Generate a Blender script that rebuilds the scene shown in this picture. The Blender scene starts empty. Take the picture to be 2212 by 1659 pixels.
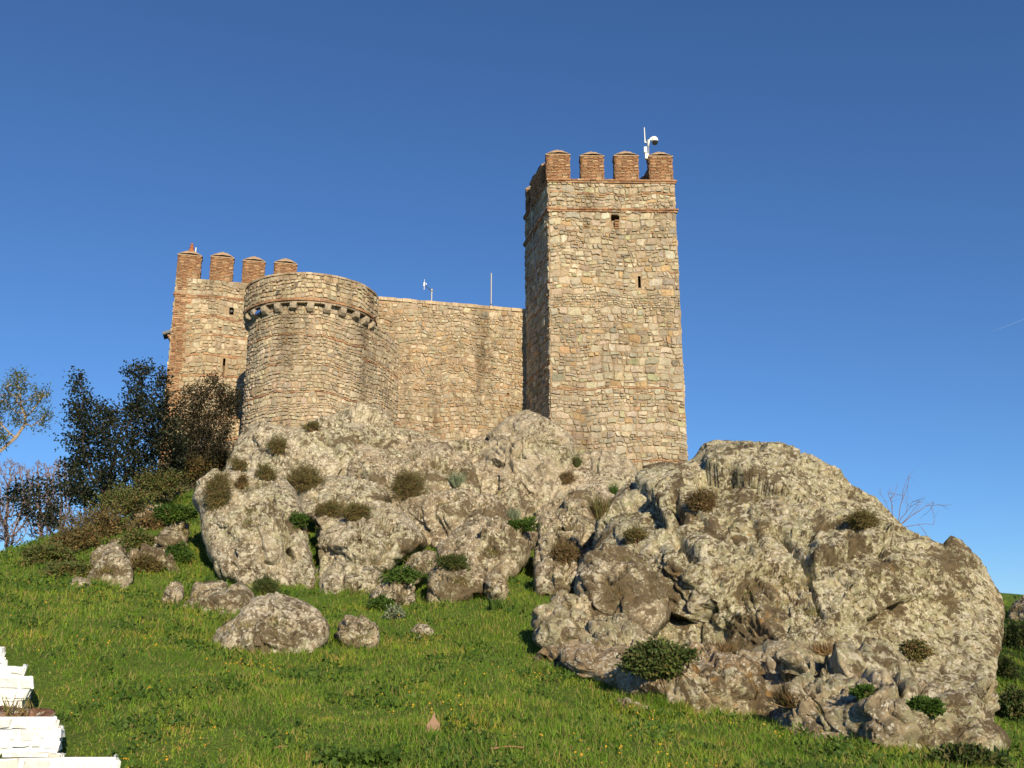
import bpy, math, random
import numpy as np
from mathutils import Vector, Matrix

# ------------------------------------------------------------------ camera, sky, sun, exposure
S = bpy.context.scene
COL = S.collection
R = math.radians
PITCH, LENS, FPX, EYE = R(15.5), 35.0, 2150.0, 1.6
SUN_AZ, SUN_EL = 16.5, 23.0            # degrees right of straight behind the camera / above the horizon

cam_d = bpy.data.cameras.new("camera")
cam_d.lens, cam_d.sensor_width, cam_d.clip_start, cam_d.clip_end = LENS, 36.0, 0.1, 20000.0
cam = bpy.data.objects.new("camera", cam_d)
cam.location = (0, 0, EYE)
cam.rotation_euler = (R(90) + PITCH, 0, 0)
COL.objects.link(cam)
S.camera = cam

W = bpy.data.worlds.new("World")
S.world = W
W.use_nodes = True
wn = W.node_tree.nodes
sky = wn.new("ShaderNodeTexSky")
sky.sky_type = 'NISHITA'
sky.sun_disc = False
sky.sun_elevation = R(SUN_EL)
sky.sun_rotation = R(180 - SUN_AZ)
sky.altitude = 600
sky.air_density = 1.0
sky.dust_density = 0.0
sky.ozone_density = 8.5
bg = wn["Background"]
bg.inputs[1].default_value = 0.093
W.node_tree.links.new(sky.outputs[0], bg.inputs[0])

sd = bpy.data.lights.new("sun", 'SUN')
sd.energy, sd.angle, sd.color = 5.0, R(0.53), (1.0, 0.84, 0.57)
sun = bpy.data.objects.new("sun", sd)
to_sun = Vector((math.sin(R(SUN_AZ)) * math.cos(R(SUN_EL)), -math.cos(R(SUN_AZ)) * math.cos(R(SUN_EL)), math.sin(R(SUN_EL))))
sun.rotation_euler = to_sun.to_track_quat('Z', 'Y').to_euler()
sun.location = (10, -20, 30)
COL.objects.link(sun)

S.view_settings.view_transform = 'Standard'
S.view_settings.look = 'None'
S.view_settings.gamma = 1.0
S.view_settings.exposure = 0.42
S.render.engine = 'CYCLES'

# ------------------------------------------------------------------ survey: pixel of the 2212x1659 picture + distance -> point
C0 = np.array([0, 0, EYE])
FW = np.array([0, math.cos(PITCH), math.sin(PITCH)])
UP = np.array([0, -math.sin(PITCH), math.cos(PITCH)])
def ray(x, y):
    return FW + np.array([1.0, 0, 0]) * (x - 1106) / FPX - UP * (y - 829.5) / FPX
def at(x, y, Y):
    d = ray(x, y); return C0 + d * (Y / d[1])
def atz(x, y, Z):
    d = ray(x, y); return C0 + d * ((Z - EYE) / d[2])
def proj(P):
    p = np.asarray(P) - C0
    w = p @ FW
    return 1106 + FPX * p[..., 0] / w, 829.5 - FPX * (p @ UP) / w

def inpoly(x, y, poly):
    c = np.zeros(len(x), bool); p = np.array(poly, float)
    for a, b in zip(p, np.roll(p, -1, 0)):
        with np.errstate(divide='ignore', invalid='ignore'):
            c ^= ((a[1] > y) != (b[1] > y)) & (x < (b[0] - a[0]) * (y - a[1]) / (b[1] - a[1] + 1e-12) + a[0])
    return c
# ------------------------------------------------------------------ numpy noise
_rs = np.random.RandomState(7)
_perm = np.concatenate([_rs.permutation(256)] * 2).astype(np.int64)
_g = _rs.normal(size=(256, 3)); _g /= np.linalg.norm(_g, axis=1)[:, None]
def pn(P):
    P = np.asarray(P, dtype=np.float64)
    i = np.floor(P).astype(np.int64); f = P - i; i &= 255
    u = f * f * f * (f * (f * 6 - 15) + 10)
    out = np.zeros(len(P))
    for dx in (0, 1):
        wx = u[:, 0] if dx else 1 - u[:, 0]
        for dy in (0, 1):
            wy = u[:, 1] if dy else 1 - u[:, 1]
            for dz in (0, 1):
                wz = u[:, 2] if dz else 1 - u[:, 2]
                h = _perm[(_perm[(_perm[(i[:, 0] + dx) & 255] + i[:, 1] + dy) & 255] + i[:, 2] + dz) & 255]
                g = _g[h]
                out += wx * wy * wz * (g[:, 0] * (f[:, 0] - dx) + g[:, 1] * (f[:, 1] - dy) + g[:, 2] * (f[:, 2] - dz))
    return out * 1.5
def fbm(P, oct=4, lac=2.03, gain=0.5):
    a, s = 1.0, np.zeros(len(P)); Q = np.array(P, dtype=float)
    for _ in range(oct):
        s += a * pn(Q); Q = Q * lac + 17.3; a *= gain
    return s
def ridged(P, oct=3):
    a, s = 1.0, np.zeros(len(P)); Q = np.array(P, dtype=float)
    for _ in range(oct):
        s += a * (0.5 - np.abs(pn(Q))); Q = Q * 2.1 + 9.1; a *= 0.5
    return s
def cells(P, size, seed):
    """jittered-grid Voronoi: F1, F2 distances and hash of nearest, its offset vector"""
    Q = P / size; b = np.floor(Q).astype(np.int64)
    f1 = np.full(len(P), 1e9); f2 = np.full(len(P), 1e9); hid = np.zeros(len(P), np.int64); off = np.zeros((len(P), 3))
    for dx in (-1, 0, 1):
        for dy in (-1, 0, 1):
            for dz in (-1, 0, 1):
                c = b + (dx, dy, dz)
                h = _perm[(_perm[(_perm[(c[:, 0] + seed) & 255] + c[:, 1]) & 255] + c[:, 2]) & 255]
                j = 0.5 + 0.42 * _g[h]
                d = Q - (c + j); dd = np.einsum('ij,ij->i', d, d)
                m = dd < f1
                f2 = np.where(m, f1, np.minimum(f2, dd))
                f1 = np.where(m, dd, f1); hid = np.where(m, h, hid); off[m] = d[m]
    return np.sqrt(f1) * size, np.sqrt(f2) * size, hid, off * size

# ------------------------------------------------------------------ objects, tags, meshes
def tag(o, label=None, cat=None, group=None, kind=None):
    if label: o["label"] = label
    if cat: o["category"] = cat
    if group: o["group"] = group
    if kind: o["kind"] = kind
    return o
def link(o, parent=None):
    COL.objects.link(o)
    if parent is not None:
        o.parent = parent
    return o
def empty(name, loc=(0, 0, 0), rz=0.0, parent=None):
    o = bpy.data.objects.new(name, None)
    o.location = loc; o.rotation_euler = (0, 0, rz); o.empty_display_size = 0.3
    return link(o, parent)
class MB:
    """collects quads / tris in world (or local) coordinates"""
    def __init__(s): s.v, s.q, s.t, s.n, s.c = [], [], [], 0, []
    def add(s, V, Q=None, T=None, col=None):
        V = np.asarray(V, dtype=np.float64).reshape(-1, 3)
        s.v.append(V)
        if Q is not None and len(Q): s.q.append(np.asarray(Q, dtype=np.int64).reshape(-1, 4) + s.n)
        if T is not None and len(T): s.t.append(np.asarray(T, dtype=np.int64).reshape(-1, 3) + s.n)
        c = np.empty((len(V), 4)); c[:] = (1, 1, 1, 1)
        if col is not None: c[:, :len(col)] = col
        s.c.append(c)
        s.n += len(V)
    def box(s, lo, hi, col=None, M=None):
        lo, hi = np.asarray(lo, float), np.asarray(hi, float)
        V = np.array([[lo[0] if i & 1 == 0 else hi[0], lo[1] if i & 2 == 0 else hi[1], lo[2] if i & 4 == 0 else hi[2]] for i in range(8)])
        if M is not None: V = V @ np.asarray(M)[:3, :3].T + np.asarray(M)[:3, 3]
        s.add(V, [(0, 2, 3, 1), (4, 5, 7, 6), (0, 1, 5, 4), (2, 6, 7, 3), (0, 4, 6, 2), (1, 3, 7, 5)], col=col)
    def tube(s, pts, rad, n=6, cap=True, col=None):
        pts = np.asarray(pts, float); rad = np.broadcast_to(np.asarray(rad, float), (len(pts),))
        V = []
        for i, p in enumerate(pts):
            d = pts[min(i + 1, len(pts) - 1)] - pts[max(i - 1, 0)]
            d = d / (np.linalg.norm(d) + 1e-9)
            a = np.cross(d, (0, 0, 1) if abs(d[2]) < 0.9 else (1, 0, 0)); a /= np.linalg.norm(a); b = np.cross(d, a)
            for k in range(n):
                an = 2 * math.pi * k / n
                V.append(p + rad[i] * (a * math.cos(an) + b * math.sin(an)))
        Q = [(i * n + k, i * n + (k + 1) % n, (i + 1) * n + (k + 1) % n, (i + 1) * n + k) for i in range(len(pts) - 1) for k in range(n)]
        T = []
        if cap:
            V += [pts[0], pts[-1]]; a, b = len(V) - 2, len(V) - 1; m = (len(pts) - 1) * n
            T = [(a, (k + 1) % n, k) for k in range(n)] + [(b, m + k, m + (k + 1) % n) for k in range(n)]
        s.add(V, Q, T, col)
    def lathe(s, prof, n=16, center=(0, 0, 0), col=None):
        V = [[r * math.cos(2 * math.pi * k / n), r * math.sin(2 * math.pi * k / n), z] for r, z in prof for k in range(n)]
        Q = [(i * n + k, i * n + (k + 1) % n, (i + 1) * n + (k + 1) % n, (i + 1) * n + k) for i in range(len(prof) - 1) for k in range(n)]
        s.add(np.array(V) + np.array(center), Q, col=col)
    def build(s, name, mat, parent=None, smooth=False, color=False, origin=None):
        V = np.concatenate(s.v) if s.v else np.zeros((0, 3))
        if origin is not None: V = V - np.asarray(origin)
        Q = np.concatenate(s.q) if s.q else np.zeros((0, 4), np.int64)
        T = np.concatenate(s.t) if s.t else np.zeros((0, 3), np.int64)
        me = bpy.data.meshes.new(name)
        me.vertices.add(len(V)); me.vertices.foreach_set("co", V.astype(np.float32).ravel())
        nl = len(Q) * 4 + len(T) * 3
        me.loops.add(nl); me.loops.foreach_set("vertex_index", np.concatenate([Q.ravel(), T.ravel()]).astype(np.int32))
        me.polygons.add(len(Q) + len(T))
        st = np.concatenate([np.arange(len(Q)) * 4, len(Q) * 4 + np.arange(len(T)) * 3]).astype(np.int32)
        me.polygons.foreach_set("loop_start", st)
        me.polygons.foreach_set("use_smooth", np.full(len(Q) + len(T), smooth))
        me.update(calc_edges=True)
        if color:
            at_ = me.color_attributes.new("tint", 'FLOAT_COLOR', 'POINT')
            at_.data.foreach_set("color", np.concatenate(s.c).astype(np.float32).ravel())
        me.materials.append(mat)
        o = bpy.data.objects.new(name, me)
        if origin is not None: o.location = origin
        return link(o, parent)

# ------------------------------------------------------------------ materials
class NT:
    def __init__(s, name):
        s.m = bpy.data.materials.new(name); s.m.use_nodes = True
        s.t = s.m.node_tree; s.b = s.t.nodes["Principled BSDF"]; s.out = s.t.nodes["Material Output"]
        s.b.inputs["Roughness"].default_value = 0.9
        s.b.inputs["Specular IOR Level"].default_value = 0.2
    def n(s, typ, **k):
        nd = s.t.nodes.new(typ)
        for a, v in k.items(): setattr(nd, a, v)
        return nd
    def l(s, a, b): s.t.links.new(a, b)
    def coord(s, scale=(1, 1, 1), rot=(0, 0, 0)):
        tc = s.n("ShaderNodeTexCoord"); mp = s.n("ShaderNodeMapping")
        mp.inputs["Scale"].default_value = scale; mp.inputs["Rotation"].default_value = rot
        s.l(tc.outputs["Object"], mp.inputs[0]); return mp.outputs[0]
    def noise(s, co, scale, detail=4, rough=0.55, dist=0.0):
        nd = s.n("ShaderNodeTexNoise"); nd.inputs["Scale"].default_value = scale; nd.inputs["Detail"].default_value = detail
        nd.inputs["Roughness"].default_value = rough; nd.inputs["Distortion"].default_value = dist
        s.l(co, nd.inputs["Vector"]); return nd.outputs["Fac"]
    def voro(s, co, scale, feature='F1', out="Distance"):
        nd = s.n("ShaderNodeTexVoronoi"); nd.feature = feature; nd.inputs["Scale"].default_value = scale
        s.l(co, nd.inputs["Vector"]); return nd.outputs[out]
    def ramp(s, fac, stops, interp='LINEAR'):
        nd = s.n("ShaderNodeValToRGB"); cr = nd.color_ramp; cr.interpolation = interp
        while len(cr.elements) < len(stops): cr.elements.new(0.5)
        for e, (p, c) in zip(cr.elements, stops):
            e.position = p; e.color = (c, c, c, 1) if isinstance(c, (int, float)) else (*c, 1)
        s.l(fac, nd.inputs[0]); return nd.outputs[0]
    def mix(s, fac, a, b, mode='MIX'):
        nd = s.n("ShaderNodeMix", data_type='RGBA', blend_type=mode)
        for sock, v in ((nd.inputs[0], fac), (nd.inputs[6], a), (nd.inputs[7], b)):
            if isinstance(v, (int, float)): sock.default_value = v
            elif isinstance(v, (tuple, list)): sock.default_value = (*v, 1)
            else: s.l(v, sock)
        return nd.outputs[2]
    def math(s, op, a, b=0.0, clamp=False):
        nd = s.n("ShaderNodeMath", operation=op); nd.use_clamp = clamp
        for sock, v in ((nd.inputs[0], a), (nd.inputs[1], b)):
            if isinstance(v, (int, float)): sock.default_value = v
            else: s.l(v, sock)
        return nd.outputs[0]
    def warp(s, co, scale, amt):
        nd = s.n("ShaderNodeTexNoise"); nd.inputs["Scale"].default_value = scale; nd.inputs["Detail"].default_value = 3
        s.l(co, nd.inputs["Vector"])
        v = s.n("ShaderNodeVectorMath", operation='MULTIPLY_ADD')
        v.inputs[1].default_value = (amt, amt, amt); s.l(nd.outputs["Color"], v.inputs[0]); s.l(co, v.inputs[2])
        return v.outputs[0]
    def bump(s, h, strength, dist):
        nd = s.n("ShaderNodeBump"); nd.inputs["Strength"].default_value = strength; nd.inputs["Distance"].default_value = dist
        s.l(h, nd.inputs["Height"]); s.l(nd.outputs[0], s.b.inputs["Normal"])
    def base(s, c):
        if isinstance(c, tuple): s.b.inputs["Base Color"].default_value = (*c, 1)
        else: s.l(c, s.b.inputs["Base Color"])
        return s.m

def mat_masonry():
    k = NT("rubble_masonry")
    a = k.n("ShaderNodeAttribute"); a.attribute_name = "tint"
    co = k.coord()
    n1 = k.noise(co, 9, 5, 0.65); n2 = k.noise(co, 38, 4, 0.7); n3 = k.noise(co, 0.5, 3, 0.6)
    c = k.mix(1.0, a.outputs["Color"], k.ramp(n1, [(0.2, (0.5, 0.5, 0.5)), (0.5, (1, 1, 1)), (0.8, (1.3, 1.3, 1.3))]), 'MULTIPLY')
    c = k.mix(1.0, c, k.ramp(n2, [(0.3, (0.6, 0.58, 0.55)), (0.55, (1, 1, 1)), (0.75, (1.2, 1.2, 1.2))]), 'MULTIPLY')
    st = k.noise(k.coord((1.1, 1.1, .16)), 1.0, 5, 0.65)
    c = k.mix(1.0, c, k.ramp(st, [(0.34, (0.62, 0.60, 0.57)), (0.48, (1, 1, 1)), (0.7, (1.08, 1.06, 1.02))]), 'MULTIPLY')
    c = k.mix(1.0, c, k.ramp(n3, [(0.3, (0.78, 0.76, 0.73)), (0.6, (1, 1, 1)), (0.8, (1.12, 1.1, 1.05))]), 'MULTIPLY')
    k.bump(k.math('ADD', n1, n2), 0.8, 0.02)
    k.b.inputs["Roughness"].default_value = 0.95
    return k.base(c)

def mat_rock(name, pale=0.5, green=0.5, brown=0.4, tan=(0.35, 0.29, 0.20), orange=0.25, specks=0.5, pink=None, pinks=None):
    """weathered stone: bare tan rock, grey-green crusts, cream rosettes, brown-black moss, in patches of several sizes"""
    k = NT(name)
    co = k.coord(); w = k.warp(co, 2.0, 0.5); w2 = k.warp(co, 7.0, 0.16)
    n = k.noise(w2, 2.6, 9, 0.74)
    c = k.ramp(n, [(0.32, tuple(x * .30 for x in tan)), (0.43, tuple(x * .72 for x in tan)), (0.50, tan), (0.58, tuple(x * 1.35 for x in tan)), (0.68, (0.54, 0.49, 0.38))])
    if pinks: # a bare, freshly broken reddish face
        for (ctr, rad) in pinks:
            sc = k.n("ShaderNodeVectorMath", operation='DISTANCE'); k.l(k.warp(co, 1.2, 1.2), sc.inputs[0]); sc.inputs[1].default_value = (ctr[0] + 0.6, ctr[1] + 0.6, ctr[2] + 0.6)
            c = k.mix(k.ramp(k.math('DIVIDE', sc.outputs["Value"], rad), [(0.75, 1), (1.0, 0)]), c, k.mix(n, tuple(x * .8 for x in pink), tuple(x * 1.15 for x in pink)))
    # grey-green crustose lichen
    g = k.math('MULTIPLY', k.ramp(k.noise(w, 0.8, 5, 0.6), [(0.60 - 0.26 * green, 0), (0.68 - 0.26 * green, 1)]), k.ramp(k.noise(w2, 6.5, 7, 0.75), [(0.43, 0), (0.53, 1)]))
    c = k.mix(k.math('MULTIPLY', g, 0.85), c, k.mix(k.noise(co, 11, 4, 0.7), (0.30, 0.30, 0.18), (0.58, 0.57, 0.38)))
    # cream rosettes of three sizes
    for sc_, th, am, colr in ((3.6, 0.26, pale, (0.62, 0.57, 0.45)), (8.0, 0.30, pale, (0.68, 0.62, 0.50)), (18.0, 0.33, pale, (0.72, 0.68, 0.57))):
        v = k.voro(k.warp(co, sc_ * 2.4, 0.9 / sc_), sc_)
        sel = k.ramp(k.noise(co, sc_ * 0.30, 4, 0.65), [(0.60 - 0.17 * am, 0), (0.63 - 0.17 * am, 1)])
        c = k.mix(k.math('MULTIPLY', k.math('MULTIPLY', k.ramp(v, [(th, 1), (th + 0.10, 0)]), sel), 0.9), c, colr)
    # brown-black moss sheets with ragged edges
    d = k.math('MULTIPLY', k.ramp(k.noise(w, 0.9, 7, 0.70, 0.2), [(0.62 - 0.17 * brown, 0), (0.655 - 0.17 * brown, 1)]), k.ramp(k.noise(w2, 4.0, 7, 0.78), [(0.40, 0), (0.47, 1)]))
    c = k.mix(k.math('MULTIPLY', d, 0.9), c, k.mix(k.noise(co, 16, 4, 0.7), (0.075, 0.052, 0.026), (0.20, 0.145, 0.085)))
    # small dark specks and curls
    sp = k.noise(k.warp(co, 6.0, 0.12), 8.0, 5, 0.62, 0.6)
    c = k.mix(k.math('MULTIPLY', k.ramp(sp, [(0.43, 1), (0.485, 0)]), k.ramp(k.noise(co, 0.9, 5, 0.65), [(0.56 - 0.22 * specks, 0), (0.66 - 0.22 * specks, 0.92)])), c, (0.12, 0.09, 0.055))
    o = k.voro(w2, 5.0); os_ = k.ramp(k.noise(co, 0.9, 4, 0.6), [(0.70 - 0.16 * orange, 0), (0.76 - 0.16 * orange, 0.8)])
    c = k.mix(k.math('MULTIPLY', k.ramp(o, [(0.25, 1), (0.45, 0)]), os_), c, (0.46, 0.27, 0.09))
    h = k.math('ADD', k.noise(w2, 5, 9, 0.74), k.math('MULTIPLY', k.noise(w2, 20, 6, 0.75), 0.45))
    k.bump(h, 1.0, 0.085)
    k.b.inputs["Roughness"].default_value = 0.95
    return k.base(c)

def mat_foliage(name, ca, cb, cc=None, trans=0.3, patch=0.8, rough=0.6, lo=(0.65, 0.7, 0.6), hi=(1.3, 1.2, 1.0)):
    k = NT(name)
    g = k.n("ShaderNodeNewGeometry")
    stops = [(0.0, ca), (1.0, cb)] if cc is None else [(0.0, ca), (0.66, cb), (0.72, cb), (0.82, cc), (1.0, cc)]
    c = k.ramp(g.outputs["Random Per Island"], stops)
    pt = k.noise(k.coord(), patch, 3, 0.6)
    c = k.mix(1.0, c, k.ramp(pt, [(0.3, lo), (0.5, (1, 1, 1)), (0.7, hi)]), 'MULTIPLY')
    k.base(c); k.b.inputs["Roughness"].default_value = rough
    t = k.n("ShaderNodeBsdfTranslucent"); k.l(c, t.inputs[0])
    m = k.n("ShaderNodeMixShader"); m.inputs[0].default_value = trans
    k.l(k.b.outputs[0], m.inputs[1]); k.l(t.outputs[0], m.inputs[2]); k.l(m.outputs[0], k.out.inputs[0])
    return k.m

def mat_plain(name, c, rough=0.6, metal=0.0, var=0.15, scale=12, spec=0.3):
    k = NT(name)
    n = k.noise(k.coord(), scale, 4, 0.6)
    k.b.inputs["Roughness"].default_value = rough; k.b.inputs["Metallic"].default_value = metal
    k.b.inputs["Specular IOR Level"].default_value = spec
    return k.base(k.mix(n, tuple(x * (1 - var) for x in c), tuple(min(1, x * (1 + var)) for x in c)))

def mat_whitewash():
    k = NT("whitewash")
    at_ = k.n("ShaderNodeAttribute"); at_.attribute_name = "tint"
    co = k.coord()
    n = k.noise(co, 5, 6, 0.7); n2 = k.noise(co, 30, 4, 0.6)
    c = k.mix(k.ramp(n, [(0.28, 1), (0.38, 0)]), at_.outputs["Color"], (0.62, 0.56, 0.48))
    d = k.math('MULTIPLY', k.ramp(k.noise(co, 11, 5, 0.75, 0.5), [(0.66, 0), (0.72, 1)]), 0.7)
    c = k.mix(d, c, (0.40, 0.32, 0.24))
    k.bump(k.math('ADD', n, k.math('MULTIPLY', n2, 0.4)), 0.8, 0.03)
    return k.base(c)

def mat_ground():
    k = NT("meadow_soil")
    co = k.coord()
    c = k.mix(k.ramp(k.noise(co, 0.7, 6, 0.65), [(0.4, 0), (0.62, 1)]), (0.09, 0.15, 0.02), (0.13, 0.20, 0.03))
    c = k.mix(k.ramp(k.noise(co, 1.7, 6, 0.7), [(0.62, 0), (0.74, 0.7)]), c, (0.20, 0.15, 0.07))
    c = k.mix(1.0, c, k.ramp(k.noise(co, 25, 4, 0.7), [(0.3, (0.55, 0.55, 0.5)), (0.6, (1.1, 1.1, 1.1))]), 'MULTIPLY')
    k.bump(k.noise(co, 14, 6, 0.7), 1.0, 0.08)
    return k.base(c)

M_MAS = mat_masonry()
M_GROUND = mat_ground()
M_WHITE = mat_whitewash()
M_BARK = mat_plain("bark_pale", (0.34, 0.26, 0.19), 0.9, var=0.35, scale=8)
M_BARKD = mat_plain("bark_dark", (0.060, 0.046, 0.036), 0.9, var=0.4, scale=8)
M_TWIG = mat_plain("bare_twigs", (0.20, 0.13, 0.11), 0.9, var=0.3, scale=4)
M_STEM = mat_plain("dry_stems", (0.17, 0.11, 0.065), 0.9, var=0.4, scale=6)
M_STRAW = mat_foliage("straw", (0.34, 0.24, 0.12), (0.20, 0.13, 0.07), trans=0.2)
M_METAL = mat_plain("galvanised_metal", (0.42, 0.42, 0.42), 0.45, 0.6, 0.1)
M_CAMW = mat_plain("white_plastic", (0.80, 0.80, 0.76), 0.4, 0, 0.05, spec=0.5)
M_DOME = mat_plain("smoked_dome", (0.02, 0.022, 0.025), 0.08, 0, 0.05, spec=0.8)
M_DARK = mat_plain("dark_recess", (0.05, 0.035, 0.025), 0.9)
M_IRON = mat_plain("dark_iron", (0.06, 0.06, 0.065), 0.6)
M_BLUE = mat_plain("plain_blue", (0.05, 0.13, 0.42), 0.5)
M_WIRE = mat_plain("pale_cable", (0.45, 0.43, 0.40), 0.5)
M_TWIGR = mat_plain('reddish_twig', (.30, .16, .09), .9, var=.4)
M_TERRA = mat_plain("terracotta", (0.30, 0.11, 0.055), 0.85, var=0.3)
M_CAP = mat_plain("mortar_cap", (0.35, 0.25, 0.165), 0.95, var=0.5, scale=9)

# ------------------------------------------------------------------ terrain (structure)
GP = [ # px, py, distance
 (0,1659,9),(550,1659,9),(1106,1659,9.2),(1660,1659,10),(2212,1659,11),
 (140,1640,9.8),(60,1515,11.8),(20,1440,13.2),(320,1560,10.9),(900,1540,11.8),(1350,1560,12.8),
 (0,1385,14.6),(300,1400,15.5),(600,1430,16.6),(900,1400,17.5),(1150,1400,18.2),(1400,1545,14.0),(1700,1610,12.8),(2100,1622,13.4),
 (0,1285,20),(200,1290,20),(350,1310,21),(700,1320,21.5),(900,1315,21.5),(1130,1300,21.5),(1150,1390,18.8),
 (0,1205,27),(100,1165,30),(250,1140,32),(330,1100,36),(400,1065,38.5),
 (1120,1140,30),(960,1250,25),
 (2185,1302,36),(2212,1288,44),(2212,1292,50),(2212,1315,60),(0,1212,31),(0,1245,37),(100,1172,34),(100,1200,40),(210,1155,37),(200,1180,44),(320,1110,43),(2190,1450,24.5),(2190,1560,17.5)]
_gp = np.array([at(*p) for p in GP] + [(0, 0, 0), (-8, 0, 0.1), (8, 0, -0.1), (0, 5, 0.42), (-7, 5, 0.5), (7, 5, 0.2), (-22, 5, 0.6), (22, 5, -0.3),
    (-3, 41, 8.4), (4, 41, 8.6), (-12, 43, 8.8), (-9, 37, 7.6), (9, 42, 7.6), (0, 34, 6.6), (12, 34, 4.6), (-28, 30, 3.0), (-30, 20, 2.4), (26, 24, 1.2), (28, 40, 5.0),
    (-34, 48, 1.5), (0, 60, 8.0), (20, 58, 6.5), (-20, 60, 1.5), (-16, 41, 7.0)])
def _tps(r): return np.where(r > 1e-6, r * r * np.log(r + 1e-9), 0)
def _fit():
    P, z = _gp[:, :2], _gp[:, 2]; n = len(P)
    K = _tps(np.linalg.norm(P[:, None] - P[None], axis=2)) + np.eye(n) * 0.6
    A = np.zeros((n + 3, n + 3)); A[:n, :n] = K; A[:n, n] = 1; A[:n, n + 1:] = P; A[n:, :n] = A[:n, n:].T
    return np.linalg.solve(A, np.concatenate([z, np.zeros(3)]))
_w = _fit()
def ground(x, y, fine=True):
    x, y = np.atleast_1d(np.asarray(x, float)), np.atleast_1d(np.asarray(y, float))
    out = np.empty(len(x))
    for s in range(0, len(x), 40000):
        X, Y = np.clip(x[s:s + 40000], -36, 32), np.clip(y[s:s + 40000], -2, 62)
        r = np.hypot(X[:, None] - _gp[None, :, 0], Y[:, None] - _gp[None, :, 1])
        out[s:s + 40000] = _tps(r) @ _w[:-3] + _w[-3] + _w[-2] * X + _w[-1] * Y
    d = np.hypot(np.maximum(np.abs(x + 2) - 34, 0), np.maximum(np.maximum(y - 62, -2 - y), 0))
    k = np.clip(d / 60, 0, 1); k = k * k * (3 - 2 * k)
    out = out * (1 - k) + (-1.0) * k
    if fine:
        P = np.stack([x, y, np.zeros_like(x)], 1)
        out = out + (fbm(P * 0.45, 3) * 0.10 + fbm(P * 1.7 + 5, 3) * 0.045) * (1 - k) - .20 * np.exp(-(wall_dist(x, y) / .8) ** 2)
    return out
def wall_dist(x, y):
    a, b = np.array([-3.3, 8.7]), np.array([-6.5, 13.1]); ab = b - a
    t = np.clip(((x - a[0]) * ab[0] + (y - a[1]) * ab[1]) / (ab @ ab), 0, 1)
    return np.where((x - a[0] - t * ab[0]) < 0, np.hypot(x - a[0] - t * ab[0], y - a[1] - t * ab[1]) * .5, np.hypot(x - a[0] - t * ab[0], y - a[1] - t * ab[1]))
def g1(x, y): return float(ground([x], [y])[0])

gx = np.concatenate([[-3000, -1200, -500, -220, -120, -80, -60, -48], np.arange(-40, 36.01, 0.22), [44, 56, 80, 120, 220, 500, 1200, 3000]])
gy = np.concatenate([[-1500, -500, -150, -60, -25, -10], np.arange(-4, 30, 0.2), np.arange(30, 64, 0.35), [70, 80, 95, 120, 160, 260, 600, 1500, 5000]])
X, Y = np.meshgrid(gx, gy)
Vg = np.stack([X.ravel(), Y.ravel(), ground(X.ravel(), Y.ravel())], 1)
nx, ny = len(gx), len(gy)
ii = (np.arange(ny - 1)[:, None] * nx + np.arange(nx - 1)[None]).ravel()
mb = MB(); mb.add(Vg, np.stack([ii, ii + 1, ii + nx + 1, ii + nx], 1))
tag(mb.build("ground", M_GROUND, smooth=True), kind="structure")

# ------------------------------------------------------------------ masonry generator
PAL = dict(
    tower=[((.45,.39,.30),7),((.51,.45,.35),6),((.46,.38,.28),4),((.39,.36,.30),3),((.49,.35,.20),1.6),((.45,.44,.28),0.6),((.27,.23,.18),0.4),((.58,.53,.43),1.8)],
    curtain=[((.45,.38,.28),6),((.51,.44,.33),5),((.40,.36,.29),3),((.47,.33,.20),3),((.30,.24,.18),0.7),((.57,.51,.40),1.8)],
    round=[((.46,.39,.29),6),((.52,.45,.34),5),((.41,.36,.29),3),((.47,.36,.25),2),((.58,.52,.41),1.6)],
    left=[((.50,.42,.30),5),((.55,.48,.36),4),((.43,.37,.28),3),((.48,.37,.25),2),((.19,.16,.13),0.25)])
MORTAR = (.385, .295, .20)
BRICK = [(.40,.23,.135),(.37,.205,.12),(.44,.28,.17),(.33,.19,.125),(.45,.32,.21)]
def pick(rng, pal):
    cs, ws = zip(*pal); c = np.array(cs[rng.choice(len(cs), p=np.array(ws) / sum(ws))])
    c = c * .94 + c.mean() * .06
    return np.clip(c * rng.uniform(0.74, 1.12) * rng.uniform(0.96, 1.04, 3), 0, 0.8)
def stone(mb, P, poly, h, col, rng):
    n = len(poly); c = poly.mean(0)
    sh = rng.uniform(-0.35, 0.35, 2)
    r1 = c + (poly - c) * 0.97; r2 = c + (poly - c) * (0.80 + rng.uniform(-.05, .05))
    j = rng.uniform(-.25, .25, n) * h
    size = np.ptp(poly, axis=0) + 1e-6
    tilt = ((r2 - c) / size) @ sh * h
    uv = np.concatenate([poly, r1, r2, c[None]])
    d = np.concatenate([np.full(n, -0.02), np.full(n, h * 0.55), h + j + tilt, [h * 1.05]])
    V = P(uv, d)
    i = np.arange(n); k = (i + 1) % n
    Q = np.concatenate([np.stack([i, k, n + k, n + i], 1), np.stack([n + i, n + k, 2 * n + k, 2 * n + i], 1)])
    T = np.stack([2 * n + i, 2 * n + k, np.full(n, 3 * n)], 1)
    mb.add(V, Q, T, col)
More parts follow.
